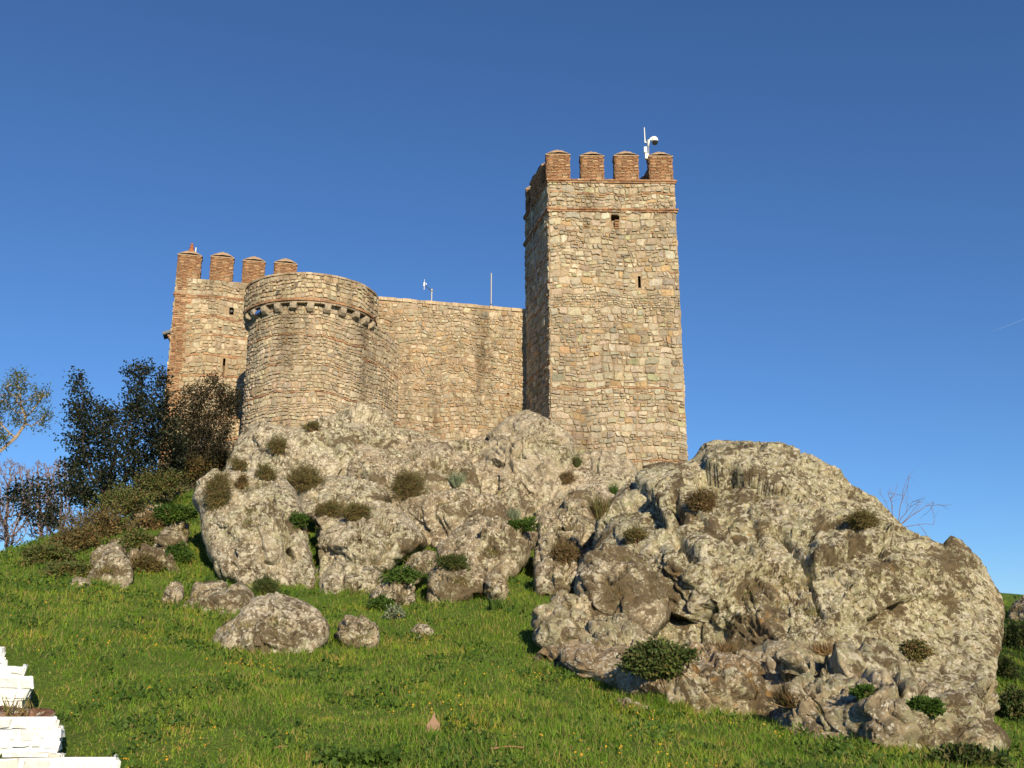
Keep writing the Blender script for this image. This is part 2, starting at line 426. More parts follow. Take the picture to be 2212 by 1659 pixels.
def stone_poly(u0, v0, u1, v1, rng, rough=0.16, m=3):
    w, h = u1 - u0, v1 - v0
    pts = []
    for a, b in (((u0, v0), (u1, v0)), ((u1, v0), (u1, v1)), ((u1, v1), (u0, v1)), ((u0, v1), (u0, v0))):
        L = abs(a[0] - b[0]) + abs(a[1] - b[1]); k = max(1, min(m, int(round(L / 0.12))))
        for q in range(k):
            t = q / k; pts.append((a[0] + (b[0] - a[0]) * t, a[1] + (b[1] - a[1]) * t, q == 0))
    c = np.array([(u0 + u1) / 2, (v0 + v1) / 2]); out = []
    mn = min(w, h)
    for x, y, cor in pts:
        p = np.array([x, y]); s = rng.uniform(0.0, 0.20) if cor else rng.uniform(0, 0.05)
        p = p + (c - p) / (np.linalg.norm(c - p) + 1e-6) * s * mn * (1.0 if cor else 1.0)
        out.append(p + rng.uniform(-rough, rough, 2) * mn * 0.5)
    return np.array(out)
def masonry(mb, U, Vv, P, seed, pal, course=(0.10, 0.36), chunk=(0.12, 0.62), joint=0.010, relief=(0.012, 0.065),
            bands=(), zones=(), holes=(), brickp=0.07, v0=0.0, mortar_col=MORTAR, wav=0.05, thin=0.42, redthin=0.2):
    """mortar face (with real openings) plus every stone as a raised, rounded, tilted solid face"""
    rng = np.random.RandomState(seed)
    ub = sorted(set([0, U] + [x for h in holes for x in h[:2]] + list(np.arange(0, U, 0.6))))
    vb = sorted(set([v0, Vv] + [x for h in holes for x in h[2:4]] + list(np.arange(v0, Vv, 1.0))))
    uu, vv = np.meshgrid(ub, vb)
    G = P(np.stack([uu.ravel(), vv.ravel()], 1), np.zeros(uu.size)); q = []
    for j in range(len(vb) - 1):
        for i in range(len(ub) - 1):
            cu, cv = (ub[i] + ub[i + 1]) / 2, (vb[j] + vb[j + 1]) / 2
            if any(h[0] < cu < h[1] and h[2] < cv < h[3] for h in holes): continue
            a = j * len(ub) + i; q.append((a, a + 1, a + len(ub) + 1, a + len(ub)))
    mb.add(G, q, col=mortar_col)
    for h in holes: # the sides and back of each opening
        dep = h[4]; cs = np.array([(h[0], h[2]), (h[1], h[2]), (h[1], h[3]), (h[0], h[3])])
        Vh = np.concatenate([P(cs, np.zeros(4)), P(cs, np.full(4, -dep))])
        mb.add(Vh, [(0, 1, 5, 4), (1, 2, 6, 5), (2, 3, 7, 6), (3, 0, 4, 7), (4, 5, 6, 7)], col=(.16, .11, .07))
    ph = rng.uniform(0, 6, 4)
    def warp(p):
        o = p.copy()
        o[:, 1] += wav * np.sin(p[:, 0] * 1.3 + ph[0] + p[:, 1] * 0.4) + wav * .6 * np.sin(p[:, 0] * 3.1 + ph[1])
        o[:, 0] += wav * .8 * np.sin(p[:, 1] * 2.3 + ph[2] + p[:, 0])
        q3 = np.stack([p[:, 0] * 2.6 + seed, p[:, 1] * 2.6, np.full(len(p), .37 + seed)], 1)
        o[:, 0] += 2.2 * wav * pn(q3 + 40); o[:, 1] += 1.5 * wav * pn(q3)
        o[:, 0] = np.clip(o[:, 0], 0.0, U); o[:, 1] = np.clip(o[:, 1], v0, Vv)
        return o
    def free(u0, w0, u1, w1):
        for h in holes:
            if u1 > h[0] + .02 and u0 < h[1] - .02 and w1 > h[2] + .02 and w0 < h[3] - .02: return False
        for z in zones:
            if u1 > z[0] + .03 and u0 < z[1] - .03 and w1 > z[2] and w0 < z[3]: return False
        return True
    def brick(u0, w0, u1, w1, flat=True):
        if any(u1 > h[0] and u0 < h[1] and w1 > h[2] and w0 < h[3] for h in holes): return
        p = stone_poly(u0 + .006, w0 + .007, u1 - .006, w1 - .007, rng, 0.10, 2)
        c = np.array(BRICK[rng.randint(len(BRICK))]) * rng.uniform(.85, 1.3)
        stone(mb, P, warp(p), rng.uniform(.02, .045), c, rng)
    def cell(u0, w0, u1, w1, lev=0):
        w, h = u1 - u0, w1 - w0
        if h > 0.2 and rng.rand() < thin and lev < 3:
            k = w0 + h * rng.uniform(.2, .8); cell(u0, w0, u1, k, lev + 1); cell(u0, k, u1, w1, lev + 1); return
        if w > 2.0 * h and w > .2 and rng.rand() < .75 and lev < 4:
            k = u0 + w * rng.uniform(.35, .65); cell(u0, w0, k, w1, lev + 1); cell(k, w0, u1, w1, lev + 1); return
        if not free(u0, w0, u1, w1): return
        col = pick(rng, pal)
        if h < 0.10 and rng.rand() < redthin: col = np.array(BRICK[rng.randint(len(BRICK))]) * rng.uniform(.85, 1.25)
        p = stone_poly(u0 + joint * rng.uniform(.4, 1.5), w0 + joint * rng.uniform(.4, 1.5), u1 - joint * rng.uniform(.4, 1.5), w1 - joint * rng.uniform(.4, 1.5), rng)
        stone(mb, P, warp(p), rng.uniform(*relief) * min(1, .5 + min(w, h) / .25), col, rng)
    v = v0
    bl = sorted(bands)
    while v < Vv - .03:
        nb = next((b for b in bl if b[0] <= v + 1e-6 < b[1] - 1e-6), None)
        if nb or rng.rand() < brickp:
            n = 1 if not nb else max(1, int(round((nb[1] - nb[0]) / .075)))
            hh = .075 if not nb else (nb[1] - nb[0]) / n
            for _ in range(n):
                u = -rng.uniform(0, .2)
                while u < U:
                    L = rng.uniform(.2, .3)
                    a, b = max(0, u), min(U, u + L)
                    if b - a > .05 and not any(b > z[0] + .03 and a < z[1] - .03 and v + hh > z[2] and v < z[3] for z in zones) and (nb is None or rng.rand() < .93): brick(a, v, b, v + hh)
                    u += L
                v += hh
            continue
        h = rng.uniform(*course)
        nxt = min([b[0] for b in bl if b[0] > v + 1e-6] + [Vv])
        if v + h > nxt - .08: h = nxt - v
        u = 0.0
        while u < U - .01:
            L = rng.uniform(*chunk) * (0.6 + h)
            if u + L > U - .14: L = U - u
            cell(u, v, u + L, v + h)
            u += L
        v += h
    for z in zones: # brick quoins with a toothed inner edge
        v = z[2]; r = 0
        while v < z[3] - .02:
            u = z[0]; r += 1
            end = z[1] + (.13 if (r // 3) % 2 else 0) * (1 if z[4] > 0 else 0)
            u0 = z[0] - (.13 if (r // 3) % 2 and z[4] < 0 else 0)
            u = u0
            while u < end - .03:
                L = rng.uniform(.2, .3)
                if end - (u + L) < .1: L = end - u
                brick(u, v, u + L, min(v + .075, z[3])); u += L
            v += .075
def flatP(a, b, z0, z1):
    """wall face from plan point a to b; outward normal to the right of a->b"""
    a, b = np.array(a[:2], float), np.array(b[:2], float); L = np.linalg.norm(b - a); e = (b - a) / L
    nrm = np.array([e[1], -e[0]])
    def P(uv, d):
        xy = a + uv[:, :1] * e + d[:, None] * nrm
        return np.concatenate([xy, z0 + uv[:, 1:]], 1)
    return P, L
def cylP(c, rad, a0, a1, z0, batter=0.0, top=None):
    """outside of a round wall; angle measured from facing the camera (-Y), growing to the right"""
    def P(uv, d):
        an = a0 + uv[:, 0] / rad
        rr = rad + d + (batter * np.maximum(0, (top - uv[:, 1])) if top else 0)
        return np.stack([c[0] + rr * np.sin(an), c[1] - rr * np.cos(an), z0 + uv[:, 1]], 1)
    return P, rad * (a1 - a0)

def ring_course(mb, corners, z0, z1, out, rng, rows=2):
    """projecting brick string course round a four-sided tower, brick by brick"""
    n = len(corners)
    hh = (z1 - z0) / rows
    cen = np.mean([c[:2] for c in corners], axis=0)
    for i in range(n):
        a, b = np.array(corners[i][:2]), np.array(corners[(i + 1) % n][:2])
        e = (b - a) / np.linalg.norm(b - a); nr = np.array([e[1], -e[0]])
        L = np.linalg.norm(b - a)
        for r in range(rows):
            o = out * (0.62 + 0.38 * r / max(1, rows - 1))
            u = -o
            while u < L + o - .02:
                l = min(rng.uniform(.22, .3), L + o - u)
                j = rng.uniform(-.010, .010)
                M = np.eye(4); M[:2, 0] = e; M[:2, 1] = nr; M[:2, 3] = a
                c = np.array(BRICK[rng.randint(len(BRICK))]) * rng.uniform(.7, 1.1)
                mb.box((u + .004, -.12 - .003 * (i % 2), z0 + r * hh + .004), (u + l - .004, o + j, z0 + (r + 1) * hh - .004), c, M)
                u += l

# ---- one brick merlon with a mortar pyramid on top; copies share its meshes
def merlon_meshes(w=0.98, t=0.52, h=1.1):
    mb = MB()
    cs = [(-w / 2, -t / 2), (w / 2, -t / 2), (w / 2, t / 2), (-w / 2, t / 2)]
    for i in range(4):
        P, L = flatP(cs[i], cs[(i + 1) % 4], 0, h)
        masonry(mb, L, h, P, 40 + i, PAL['tower'], bands=[(0, h)], wav=0.006, mortar_col=(.24, .15, .09), brickp=0)
    body = mb
    cap = MB(); rng = np.random.RandomState(3)
    o = .05; n = 7
    grid = [(i, j) for j in range(n) for i in range(n)]
    V = []
    for i, j in grid:
        x, y = i / (n - 1) * 2 - 1, j / (n - 1) * 2 - 1
        z = (1 - (.55 * max(abs(x), abs(y)) + .45 * (abs(x) ** 1.7 + abs(y) ** 1.7) / 2)) * .36
        V.append((x * (w / 2 + o) + rng.uniform(-.012, .012), y * (t / 2 + o) + rng.uniform(-.012, .012), h + .06 + z + rng.uniform(-.015, .015)))
    Q = [(j * n + i, j * n + i + 1, (j + 1) * n + i + 1, (j + 1) * n + i) for j in range(n - 1) for i in range(n - 1)]
    cap.add(V, Q); cap.box((-w / 2 - o, -t / 2 - o, h + .002), (w / 2 + o, t / 2 + o, h + .06))
    return body, cap
_mb, _cb = merlon_meshes()
_M = {}
def add_merlon(parent, x, y, z, rz):
    if not _M:
        m = _mb.build("merlon", M_MAS, parent, color=True)
        c = _cb.build("merlon_cap", M_CAP, m)
        _M['m'], _M['c'] = m, c
    else:
        m = _M['m'].copy(); c = _M['c'].copy()
        link(m, parent); link(c, m)
    k_ = len(parent.children); m.location = (x, y, z); m.rotation_euler = (0, 0, rz + (math.pi if k_ % 2 else 0)); m.scale = (1 + .02 * math.sin(k_ * 2.1), 1, 1 + .025 * math.sin(k_ * 1.3))
    return m

# ------------------------------------------------------------------ the castle
ZB = 5.5                                   # walls go down into the rock
# -- tall square tower
ZC = 21.41
FL, FR, BL = at(1183, 395, 39.0), atz(1456.5, 398, ZC), atz(1134.7, 475, ZC)
FL[0] += .03
BR = FR + (BL - FL)
tower = empty("square_tower", (FL[0], FL[1], 0))
tag(tower, "tall square rubble stone tower with four brick merlons across its front", "tower")
to = (FL[0], FL[1], 0)
def on_tower(m): return m
mb = MB(); H = ZC - ZB
zt = lambda z: z - ZB
P, L = flatP(FL, FR, ZB, ZC)
slit = (3.72, 3.84, zt(16.62), zt(17.15), .5)
spout = (2.66, 3.02, zt(19.66), zt(19.90), .5)
spout2 = (2.76, 2.96, zt(19.26), zt(19.6), .4)
masonry(mb, L, H, P, 11, PAL['tower'], holes=[slit, spout], bands=[(zt(20.86), zt(20.94)), (zt(12.2), zt(12.27))], brickp=.025, redthin=.12)
for (a, b, sd) in ((FR, BR, 12), (BR, BL, 13), (BL, FL, 14)):
    P, L = flatP(a, b, ZB, ZC); masonry(mb, L, H, P, sd, PAL['tower'], chunk=(.3, .9), course=(.2, .45))
mb.add([FL, FR, BR, BL], [(0, 1, 2, 3)], col=MORTAR)
mb.build("tower_wall", M_MAS, tower, color=True, origin=to).location = (0, 0, 0)
for i, (z0, z1, o) in enumerate(((20.05, 20.22, .10), (21.412, 21.58, .09))):
    mb = MB(); ring_course(mb, [FL, FR, BR, BL], z0, z1, o, np.random.RandomState(20 + i))
    mb.build("string_course", M_MAS, tower, color=True, origin=to).location = (0, 0, 0)
mb = MB(); rng = np.random.RandomState(5)     # brick corbel under the spout hole
e = (FR - FL) / np.linalg.norm(FR - FL); nr = np.array([e[1], -e[0], 0])
M = np.eye(4); M[:3, 0] = e; M[:3, 1] = nr; M[:3, 3] = (FL[0], FL[1], 0)
for q in range(4):
    mb.box((2.80, -.2, 19.28 + q * .09), (2.98, .06 + .045 * q, 19.355 + q * .09), BRICK[q], M)
mb.build("spout_corbel", M_MAS, tower, color=True, origin=to).location = (0, 0, 0)
mb = MB(); mb.box((2.70, -.2, 19.905), (3.0, .10, 19.97), (.3, .24, .18), M)
mb.build("spout_lintel", M_MAS, tower, color=True, origin=to).location = (0, 0, 0)
ang_f = math.atan2(FR[1] - FL[1], FR[0] - FL[0]); ang_s = math.atan2(BL[1] - FL[1], BL[0] - FL[0])
ef, es = np.array([math.cos(ang_f), math.sin(ang_f)]), np.array([math.cos(ang_s), math.sin(ang_s)])
LF, LS = np.linalg.norm(FR - FL), np.linalg.norm(BL - FL)
ZM = 21.582
for u in (.49, 1.97, 3.46, LF - .49):          # front and back rows
    for b in (0, 1):
        p = FL[:2] + ef * u + es * (.26 if not b else LS - .26)
        add_merlon(tower, p[0] - FL[0], p[1] - FL[1], ZM, ang_f)
for u in (1.10 + .33, 2.42):                         # side rows
    for b in (0, 1):
        p = FL[:2] + es * u + ef * (.26 if not b else LF - .26)
        add_merlon(tower, p[0] - FL[0], p[1] - FL[1], ZM, ang_s)

# -- curtain wall
CA, CB = atz(822, 641, 16.96), atz(1140, 668, 16.96)
cd = (CB - CA) / np.linalg.norm(CB - CA); cn = np.array([cd[1], -cd[0], 0])
CA2 = CA - cd * 3.2
cw = empty("curtain_wall", (CA[0], CA[1], 0))
tag(cw, "rubble curtain wall joining the round tower to the square tower", "wall")
co_ = (CA[0], CA[1], 0)
mb = MB(); P, L = flatP(CA2, CB + cd * .2, ZB, 16.8); HC = 16.8 - ZB
def cur_uv(px, py):       # point of the wall face seen at a pixel -> (u, v)
    d = ray(px, py); t = np.dot(CA - C0, cn) / np.dot(d, cn); p = C0 + d * t
    return np.dot(p - CA2, cd), p[2] - ZB
hu, hv = cur_uv(1097, 852)
masonry(mb, L, HC, P, 31, PAL['curtain'], course=(.08, .25), chunk=(.10, .4), holes=[(hu - .06, hu + .06, hv - .06, hv + .06, .4)], brickp=.03, relief=(.012, .06), thin=.34, redthin=.12, wav=.07)
b0 = np.array([*(CB + cd * .2)[:2]]) - cn[:2] * .9; b1 = CA2[:2] - cn[:2] * .9
P2, L2 = flatP(b0, b1, ZB, 16.8); masonry(mb, L2, HC, P2, 32, PAL['curtain'], course=(.3, .5), chunk=(.4, .9))
mb.build("curtain_face", M_MAS, cw, color=True, origin=co_).location = (0, 0, 0)
mb = MB(); rng = np.random.RandomState(8); u = 0     # flat coping stones
while u < L:
    l = rng.uniform(.25, .6); M = np.eye(4); M[:3, 0] = cd; M[:3, 1] = cn; M[:3, 3] = (CA2[0], CA2[1], 0)
    c = np.array((.50, .40, .29)) * rng.uniform(.75, 1.15)
    mb.box((u + .006, -.95, 16.80 + .002), (min(u + l, L) - .006, .04 + rng.uniform(-.02, .03), 16.95 + rng.uniform(-.015, .02)), c, M); u += l
mb.build("wall_coping", M_MAS, cw, color=True, origin=co_).location = (0, 0, 0)
# flat brick relieving arch built into the face
mb = MB(); rng = np.random.RandomState(9)
arc = [(843, 838), (858, 815), (878, 800), (905, 790), (940, 783), (975, 780), (1005, 784), (1035, 793), (1062, 803), (1090, 815)]
pts = np.array([cur_uv(*p) for p in arc])
seg = np.linalg.norm(np.diff(pts, axis=0), axis=1); cum = np.concatenate([[0], np.cumsum(seg)]); s = 0
while s < cum[-1]:
    p = np.array([np.interp(s, cum, pts[:, 0]), np.interp(s, cum, pts[:, 1])]); q = np.array([np.interp(min(s + .05, cum[-1]), cum, pts[:, 0]), np.interp(min(s + .05, cum[-1]), cum, pts[:, 1])])
    t = q - p; t = t / (np.linalg.norm(t) + 1e-9); n2 = np.array([-t[1], t[0]])
    if rng.rand() < .9:
        poly = np.array([p + t * .007 - n2 * .13, p + t * .058 - n2 * .13, p + t * .058 + n2 * .13, p + t * .007 + n2 * .13]) + rng.uniform(-.008, .008, (4, 2))
        stone(mb, P, poly, .04 + rng.uniform(0, .02), np.array((.47, .36, .26)) * rng.uniform(.75, 1.2), rng)
    s += .07
mb.build("relieving_arch", M_MAS, cw, color=True, origin=co_).location = (0, 0, 0)

# -- round tower
RC = np.array([-8.33, 39.1])
azl = math.atan2(*(lambda d: (d[0], d[1]))(ray(529, 668)))
azc = math.atan2(RC[0], RC[1])
RP = np.linalg.norm(RC) * math.sin(azc - azl); RS = RP - .24
a_face = 0.0
dn = np.linalg.norm(RC) - RP
ZL = EYE + dn * (lambda d: d[2] / math.hypot(d[0], d[1]))(ray(662, 650))
ZT = EYE + dn * (lambda d: d[2] / math.hypot(d[0], d[1]))(ray(658, 588))
rt = empty("round_tower", (RC[0], RC[1], 0))
tag(rt, "round rubble stone tower with a parapet carried on a ring of stone corbels", "tower")
ro = (RC[0], RC[1], 0)
mb = MB(); P, L = cylP(RC, RS, R(-125), R(125), ZB)
masonry(mb, L, ZL + .05 - ZB, P, 51, PAL['round'], course=(.08, .26), chunk=(.10, .42), bands=[(5.9, 5.97)], relief=(.01, .05), brickp=.03, redthin=.12)
mb.build("round_wall", M_MAS, rt, color=True, origin=ro).location = (0, 0, 0)
mb = MB(); P, L = cylP(RC, RP, R(-128), R(128), ZL + .12)
masonry(mb, L, ZT - ZL - .2, P, 52, PAL['left'], course=(.09, .25), chunk=(.11, .42), brickp=.06)
P3, L3 = cylP(RC, RP - .4, R(-128), R(128), ZL + .12)
uu = np.linspace(0, L, 40)
top = np.concatenate([P(np.stack([uu, np.full(40, ZT - ZL - .2)], 1), np.zeros(40)), P(np.stack([uu, np.full(40, ZT - ZL - .2)], 1), np.full(40, -.45)),
    P(np.stack([uu, np.full(40, -1.0)], 1), np.full(40, -.45)), P(np.stack([uu, np.zeros(40)], 1), np.full(40, -.45)), P(np.stack([uu, np.zeros(40)], 1), np.zeros(40))])
i = np.arange(39)
mb.add(top, np.concatenate([np.stack([i, i + 1, 41 + i, 40 + i], 1), np.stack([40 + i, 41 + i, 81 + i, 80 + i], 1), np.stack([120 + i, 121 + i, 161 + i, 160 + i], 1)]), col=MORTAR)
mb.build("parapet", M_MAS, rt, color=True, origin=ro).location = (0, 0, 0)
def arc_blocks(name, rin, rout, z0, z1, lmin, lmax, cols, seed, jit=.012):
    mb = MB(); rng = np.random.RandomState(seed); a = R(-128)
    while a < R(128):
        da = rng.uniform(lmin, lmax) / rout; j = rng.uniform(-jit, jit); b = a + da * .97; pts = []
        for z in (z0, z1 + rng.uniform(-jit, jit) * .6):
            for an, r_ in ((a, rin), (b, rin), (b, rout + j), (a, rout + j)):
                pts.append((RC[0] + r_ * math.sin(an), RC[1] - r_ * math.cos(an), z))
        mb.add(pts, [(0, 1, 2, 3), (4, 7, 6, 5), (0, 4, 5, 1), (1, 5, 6, 2), (2, 6, 7, 3), (3, 7, 4, 0)], col=np.array(cols[rng.randint(len(cols))]) * rng.uniform(.8, 1.15))
        a += da
    mb.build(name, M_MAS, rt, color=True, origin=ro).location = (0, 0, 0)
arc_blocks("brick_ring", RP - .35, RP + .03, ZL + .03, ZL + .118, .2, .3, BRICK, 61)
arc_blocks("slab_ring", RP - .55, RP - .01, ZL - .05, ZL + .026, .4, .8, [(.30, .25, .19), (.38, .31, .23)], 62)
arc_blocks("parapet_coping", RP - .5, RP + .04, ZT - .078, ZT, .25, .5, [(.46, .36, .26), (.36, .28, .2), (.5, .42, .32)], 63)
def corbel_mb(seed):
    rng = np.random.RandomState(seed); mb = MB(); w, h = .25 * rng.uniform(.85, 1.15), .33 * rng.uniform(.85, 1.1)
    prof = [(-.42, 0), (.25, 0), (.28, -.10), (.24, -.21), (.14, -h + .03), (0, -h), (-.42, -h)]
    V = []
    for sgn, k in ((-1, .86), (-.72, 1), (.72, 1), (1, .86)):
        for y, z in prof: V.append((sgn * w / 2 + rng.uniform(-.015, .015), -(y * (1 if abs(sgn) < 1 else .93)) + rng.uniform(-.012, .012), -h / 2 + (z + h / 2) * k + rng.uniform(-.012, .012)))
    n = len(prof); Q = [(a * n + i, a * n + (i + 1) % n, (a + 1) * n + (i + 1) % n, (a + 1) * n + i) for a in range(3) for i in range(n)]
    T = [(0, i, i + 1) for i in range(1, n - 1)] + [(3 * n, 3 * n + i + 1, 3 * n + i) for i in range(1, n - 1)]
    mb.add(V, Q, T, col=np.array((.36, .31, .25)) * rng.uniform(.85, 1.15)); return mb
cproto = [corbel_mb(s) for s in range(4)]; cbuilt = {}
for i in range(15):
    an = R(-102 + 14.4 * i) + azc * -1.0
    k = i % 4
    if k not in cbuilt: o = cproto[k].build("corbel", M_MAS, rt, color=True); cbuilt[k] = o
    else: o = cbuilt[k].copy(); link(o, rt)
    o.location = (RS * math.sin(an), -RS * math.cos(an), ZL - .056); o.rotation_euler = (0, 0, an)

d_ = ray(862, 780); t_ = np.dot(CA - C0, cn) / np.dot(d_, cn); Bp = (C0 + d_ * t_)[:2]
vb = Bp - RC; db = np.linalg.norm(vb); al_ = math.atan2(vb[0], -vb[1]) - math.acos(RS / db)
Ap = RC + RS * np.array([math.sin(al_), -math.cos(al_)])
mb = MB(); P, L = flatP(Ap, Bp, ZB, 0)
masonry(mb, L, ZL - .06 - ZB, P, 54, PAL['round'], course=(.08, .26), chunk=(.10, .42), relief=(.01, .05), brickp=.03, redthin=.12)
mb.build("tower_flank", M_MAS, rt, color=True, origin=ro).location = (0, 0, 0)

# -- square corner tower on the left, farther back
ZLT = at(390, 598, 43.0)[2]
LA = atz(382, 598, ZLT); LA[2] = 0
ed = np.array([math.cos(R(14.4)), math.sin(R(14.4))]); en = np.array([-ed[1], ed[0]])
LW, LD = 5.35, 4.6
cl = [LA[:2], LA[:2] + ed * LW, LA[:2] + ed * LW + en * LD, LA[:2] + en * LD]
lt = empty("corner_tower", (LA[0], LA[1], 0))
tag(lt, "lower square tower at the far left with brick corner and four brick merlons", "tower")
lo = (LA[0], LA[1], 0)
mb = MB(); P, L = flatP(cl[0], cl[1], ZB, ZLT); HL = ZLT - ZB
def lt_uv(px, py):
    nn = np.array([ed[1], -ed[0], 0]); d = ray(px, py); t = np.dot(np.array([LA[0], LA[1], 0]) - C0, nn) / np.dot(d, nn); p = C0 + d * t
    return np.dot(p[:2] - LA[:2], ed), p[2] - ZB
su, sv1 = lt_uv(485, 774); _, sv0 = lt_uv(484, 812)
mu, mv1 = lt_uv(501, 664); _, mv0 = lt_uv(500, 680)
su2, sv2 = lt_uv(382, 640)
masonry(mb, L, HL, P, 71, PAL['left'], course=(.12, .30), chunk=(.14, .42), holes=[(su - .055, su + .055, sv0, sv1, .5), (mu - .10, mu + .10, mv0, mv1, .4)],
    bands=[(sv2 - .9 - i * .95, sv2 - .9 - i * .95 + .11) for i in range(1, 7)] + [(sv2 - 1.0, sv2 - .86)], zones=[(0, .55, 0, sv2 - .25, 1), (0, .75, sv2 - .25, sv2, 1), (0, .5, HL - .6, HL, 1)], brickp=.0)
for k, sd_ in ((1, 72), (2, 73), (3, 74)):
    P, L = flatP(cl[k], cl[(k + 1) % 4], ZB, ZLT); masonry(mb, L, HL, P, sd_, PAL['left'], course=(.25, .45), chunk=(.3, .8))
mb.add([(*c, ZLT) for c in cl], [(0, 1, 2, 3)], col=MORTAR)
mb.build("tower_wall", M_MAS, lt, color=True, origin=lo).location = (0, 0, 0)
mb = MB(); ring_course(mb, cl, ZB + sv2, ZB + sv2 + .16, .07, np.random.RandomState(75))
mb.build("string_course", M_MAS, lt, color=True, origin=lo).location = (0, 0, 0)
mb = MB(); p = np.array([mu, mv0 + .05])        # little dark spout in its hole
pp = np.array([LA[0], LA[1], 0]) + np.array([ed[0], ed[1], 0]) * mu + np.array([0, 0, ZB + (mv0 + mv1) / 2])
nn = np.array([ed[1], -ed[0], 0])
mb.tube([pp - nn * .3, pp + nn * .10 + (0, 0, -.03)], [.07, .06], 8)
mb.build("rain_spout", M_IRON, lt, origin=lo).location = (0, 0, 0)
for u in (.49, 1.95, 3.4, 4.86):
    for b in (0, 1):
        p = ed * u + en * (.26 if not b else LD - .26); add_merlon(lt, p[0], p[1], ZLT + .002, R(14.4))
for u in (1.55, 3.0):
    for b in (0, 1):
        p = en * u + ed * (.26 if not b else LW - .26); add_merlon(lt, p[0], p[1], ZLT + .002, R(104.4))
# bracketed tile canopy on its left flank
mb = MB(); q = at(371, 728, 44.2); q0 = np.array([cl[0][0], cl[0][1], 0]) + np.array([en[0], en[1], 0]) * 1.2
zc = q[2]; sd3 = np.array([-ed[0], -ed[1], 0]); f3 = np.array([en[0], en[1], 0])
cn_o = empty("wall_canopy", (q0[0], q0[1], zc)); tag(cn_o, "small tiled canopy on brick brackets sticking out of the left tower's side", "canopy")
for k in range(4):
    M = np.eye(4); M[:3, 0] = sd3; M[:3, 1] = f3
    mb.box((-.1, -.32, -.36 + k * .09), (.07 + .055 * k, .32, -.28 + k * .09), BRICK[k % 4], M)
mb.build("bracket", M_MAS, cn_o, color=True)
mb = MB()
for k in range(5):
    mb.tube([np.array((0, 0, .20)) + f3 * (-.32 + k * .16), sd3 * .46 + np.array((0, 0, .01)) + f3 * (-.32 + k * .16)], [.09, .09], 8)
mb.build("tile_roof", mat_plain("grey_tiles", (.16, .17, .20), .6), cn_o)

# -- things fixed to the castle
def pipe(name, a, b, r, mat, parent=None, n=8):
    mb = MB(); mb.tube([a, b], [r, r], n); return mb.build(name, mat, parent)
# surveillance camera with mast, boxes and whip aerial on the last merlon
cp = FL[:2] + ef * (LF - 1.02) + es * .12
cz = ZM + 1.0
cc = empty("surveillance_camera", (cp[0], cp[1], cz)); tag(cc, "white dome surveillance camera on a mast beside the rightmost tower merlon", "camera")
pipe("mast", (0, 0, -.5), (.02, 0, 1.02), .022, M_METAL, cc)
for z, nm in ((.06, "junction_box"), (.36, "junction_box")):
    mb = MB(); mb.box((-.16 if z < .2 else -.2, -.10, z), (-.024 if z < .2 else -.064, .06, z + .27)); o = mb.build(nm, M_CAMW, cc)
    bv = o.modifiers.new("bevel", 'BEVEL'); bv.width = .012; bv.segments = 2
mb = MB(); mb.tube([(0, 0, .68), (.015, -.02, .98), (.11, -.04, 1.03), (.24, -.06, 1.10), (.29, -.07, 1.10)], [.04, .07, .06, .055, .045], 12)
mb.build("camera_arm", M_CAMW, cc, smooth=True)
mb = MB(); mb.lathe([(.001, 1.13), (.07, 1.11), (.12, 1.05), (.145, .96), (.15, .89)], 20, (.29, -.07, 0)); mb.build("camera_housing", M_CAMW, cc, smooth=True)
mb = MB(); mb.lathe([(.146, .89), (.135, .82), (.10, .755), (.05, .73), (.001, .72)], 20, (.29, -.07, 0)); mb.build("camera_dome", M_DOME, cc, smooth=True)
mb = MB(); mb.tube([(0, 0, .86), (-.13, -.02, .90)], [.02, .02]); mb.tube([(-.13, -.02, .86), (-.135, -.02, .96)], [.03, .03]); mb.tube([(-.135, -.02, .96), (-.14, -.02, 1.60)], [.024, .018], 8)
mb.build("whip_aerial", M_CAMW, cc)
# aerial and pole behind the curtain wall
p = atz(936, 650, 16.96) - cn * .5
o = empty("television_aerial", (p[0], p[1], 16.95)); tag(o, "short metal mast with a small tilted aerial on top of the curtain wall", "aerial")
pipe("mast", (0, 0, 0), (0, 0, .68), .03, M_METAL, o)
mb = MB(); mb.tube([(0, 0, .68), (-.32, -.02, .92)], [.022, .018]); mb.build("boom", M_IRON, o)
mb = MB(); mb.lathe([(.001, -.07), (.05, -.05), (.07, 0), (.05, .05), (.001, .07)], 10, (0, 0, .70)); mb.build("mast_head", M_METAL, o, smooth=True)
mb = MB(); mb.tube([(-.34, -.02, .72), (-.335, -.02, 1.22)], [.014, .008]); mb.box((-.37, -.05, .88), (-.31, .01, 1.06)); mb.tube([(-.25, -.02, .96), (-.26, -.02, 1.02)], [.03, .03]); mb.build("dipole", M_CAMW, o)
p = atz(1066, 661, 16.96) - cn * .5
o = empty("metal_pole", (p[0], p[1], 16.95)); tag(o, "plain tall thin metal pole rising behind the curtain wall", "pole")
pipe("shaft", (0, 0, 0), (0, 0, 1.78), .032, M_METAL, o); pipe("collar", (0, 0, .24), (0, 0, .28), .045, M_IRON, o)
# finial on the left tower's first merlon
p = ed * .52 + en * .26
o = empty("ornament", (LA[0] + p[0], LA[1] + p[1], ZLT + 1.36)); tag(o, "reddish brown finial with a thin white rod on the leftmost merlon", "finial")
mb = MB(); mb.lathe([(.13, -.06), (.15, .05), (.12, .14), (.09, .2), (.11, .23), (.08, .28), (.06, .36), (.075, .40), (.05, .46), (.001, .48)], 12); mb.build("finial_body", M_TERRA, o)
pipe("rod", (.19, 0, -.12), (.20, 0, .26), .02, M_CAMW, o)
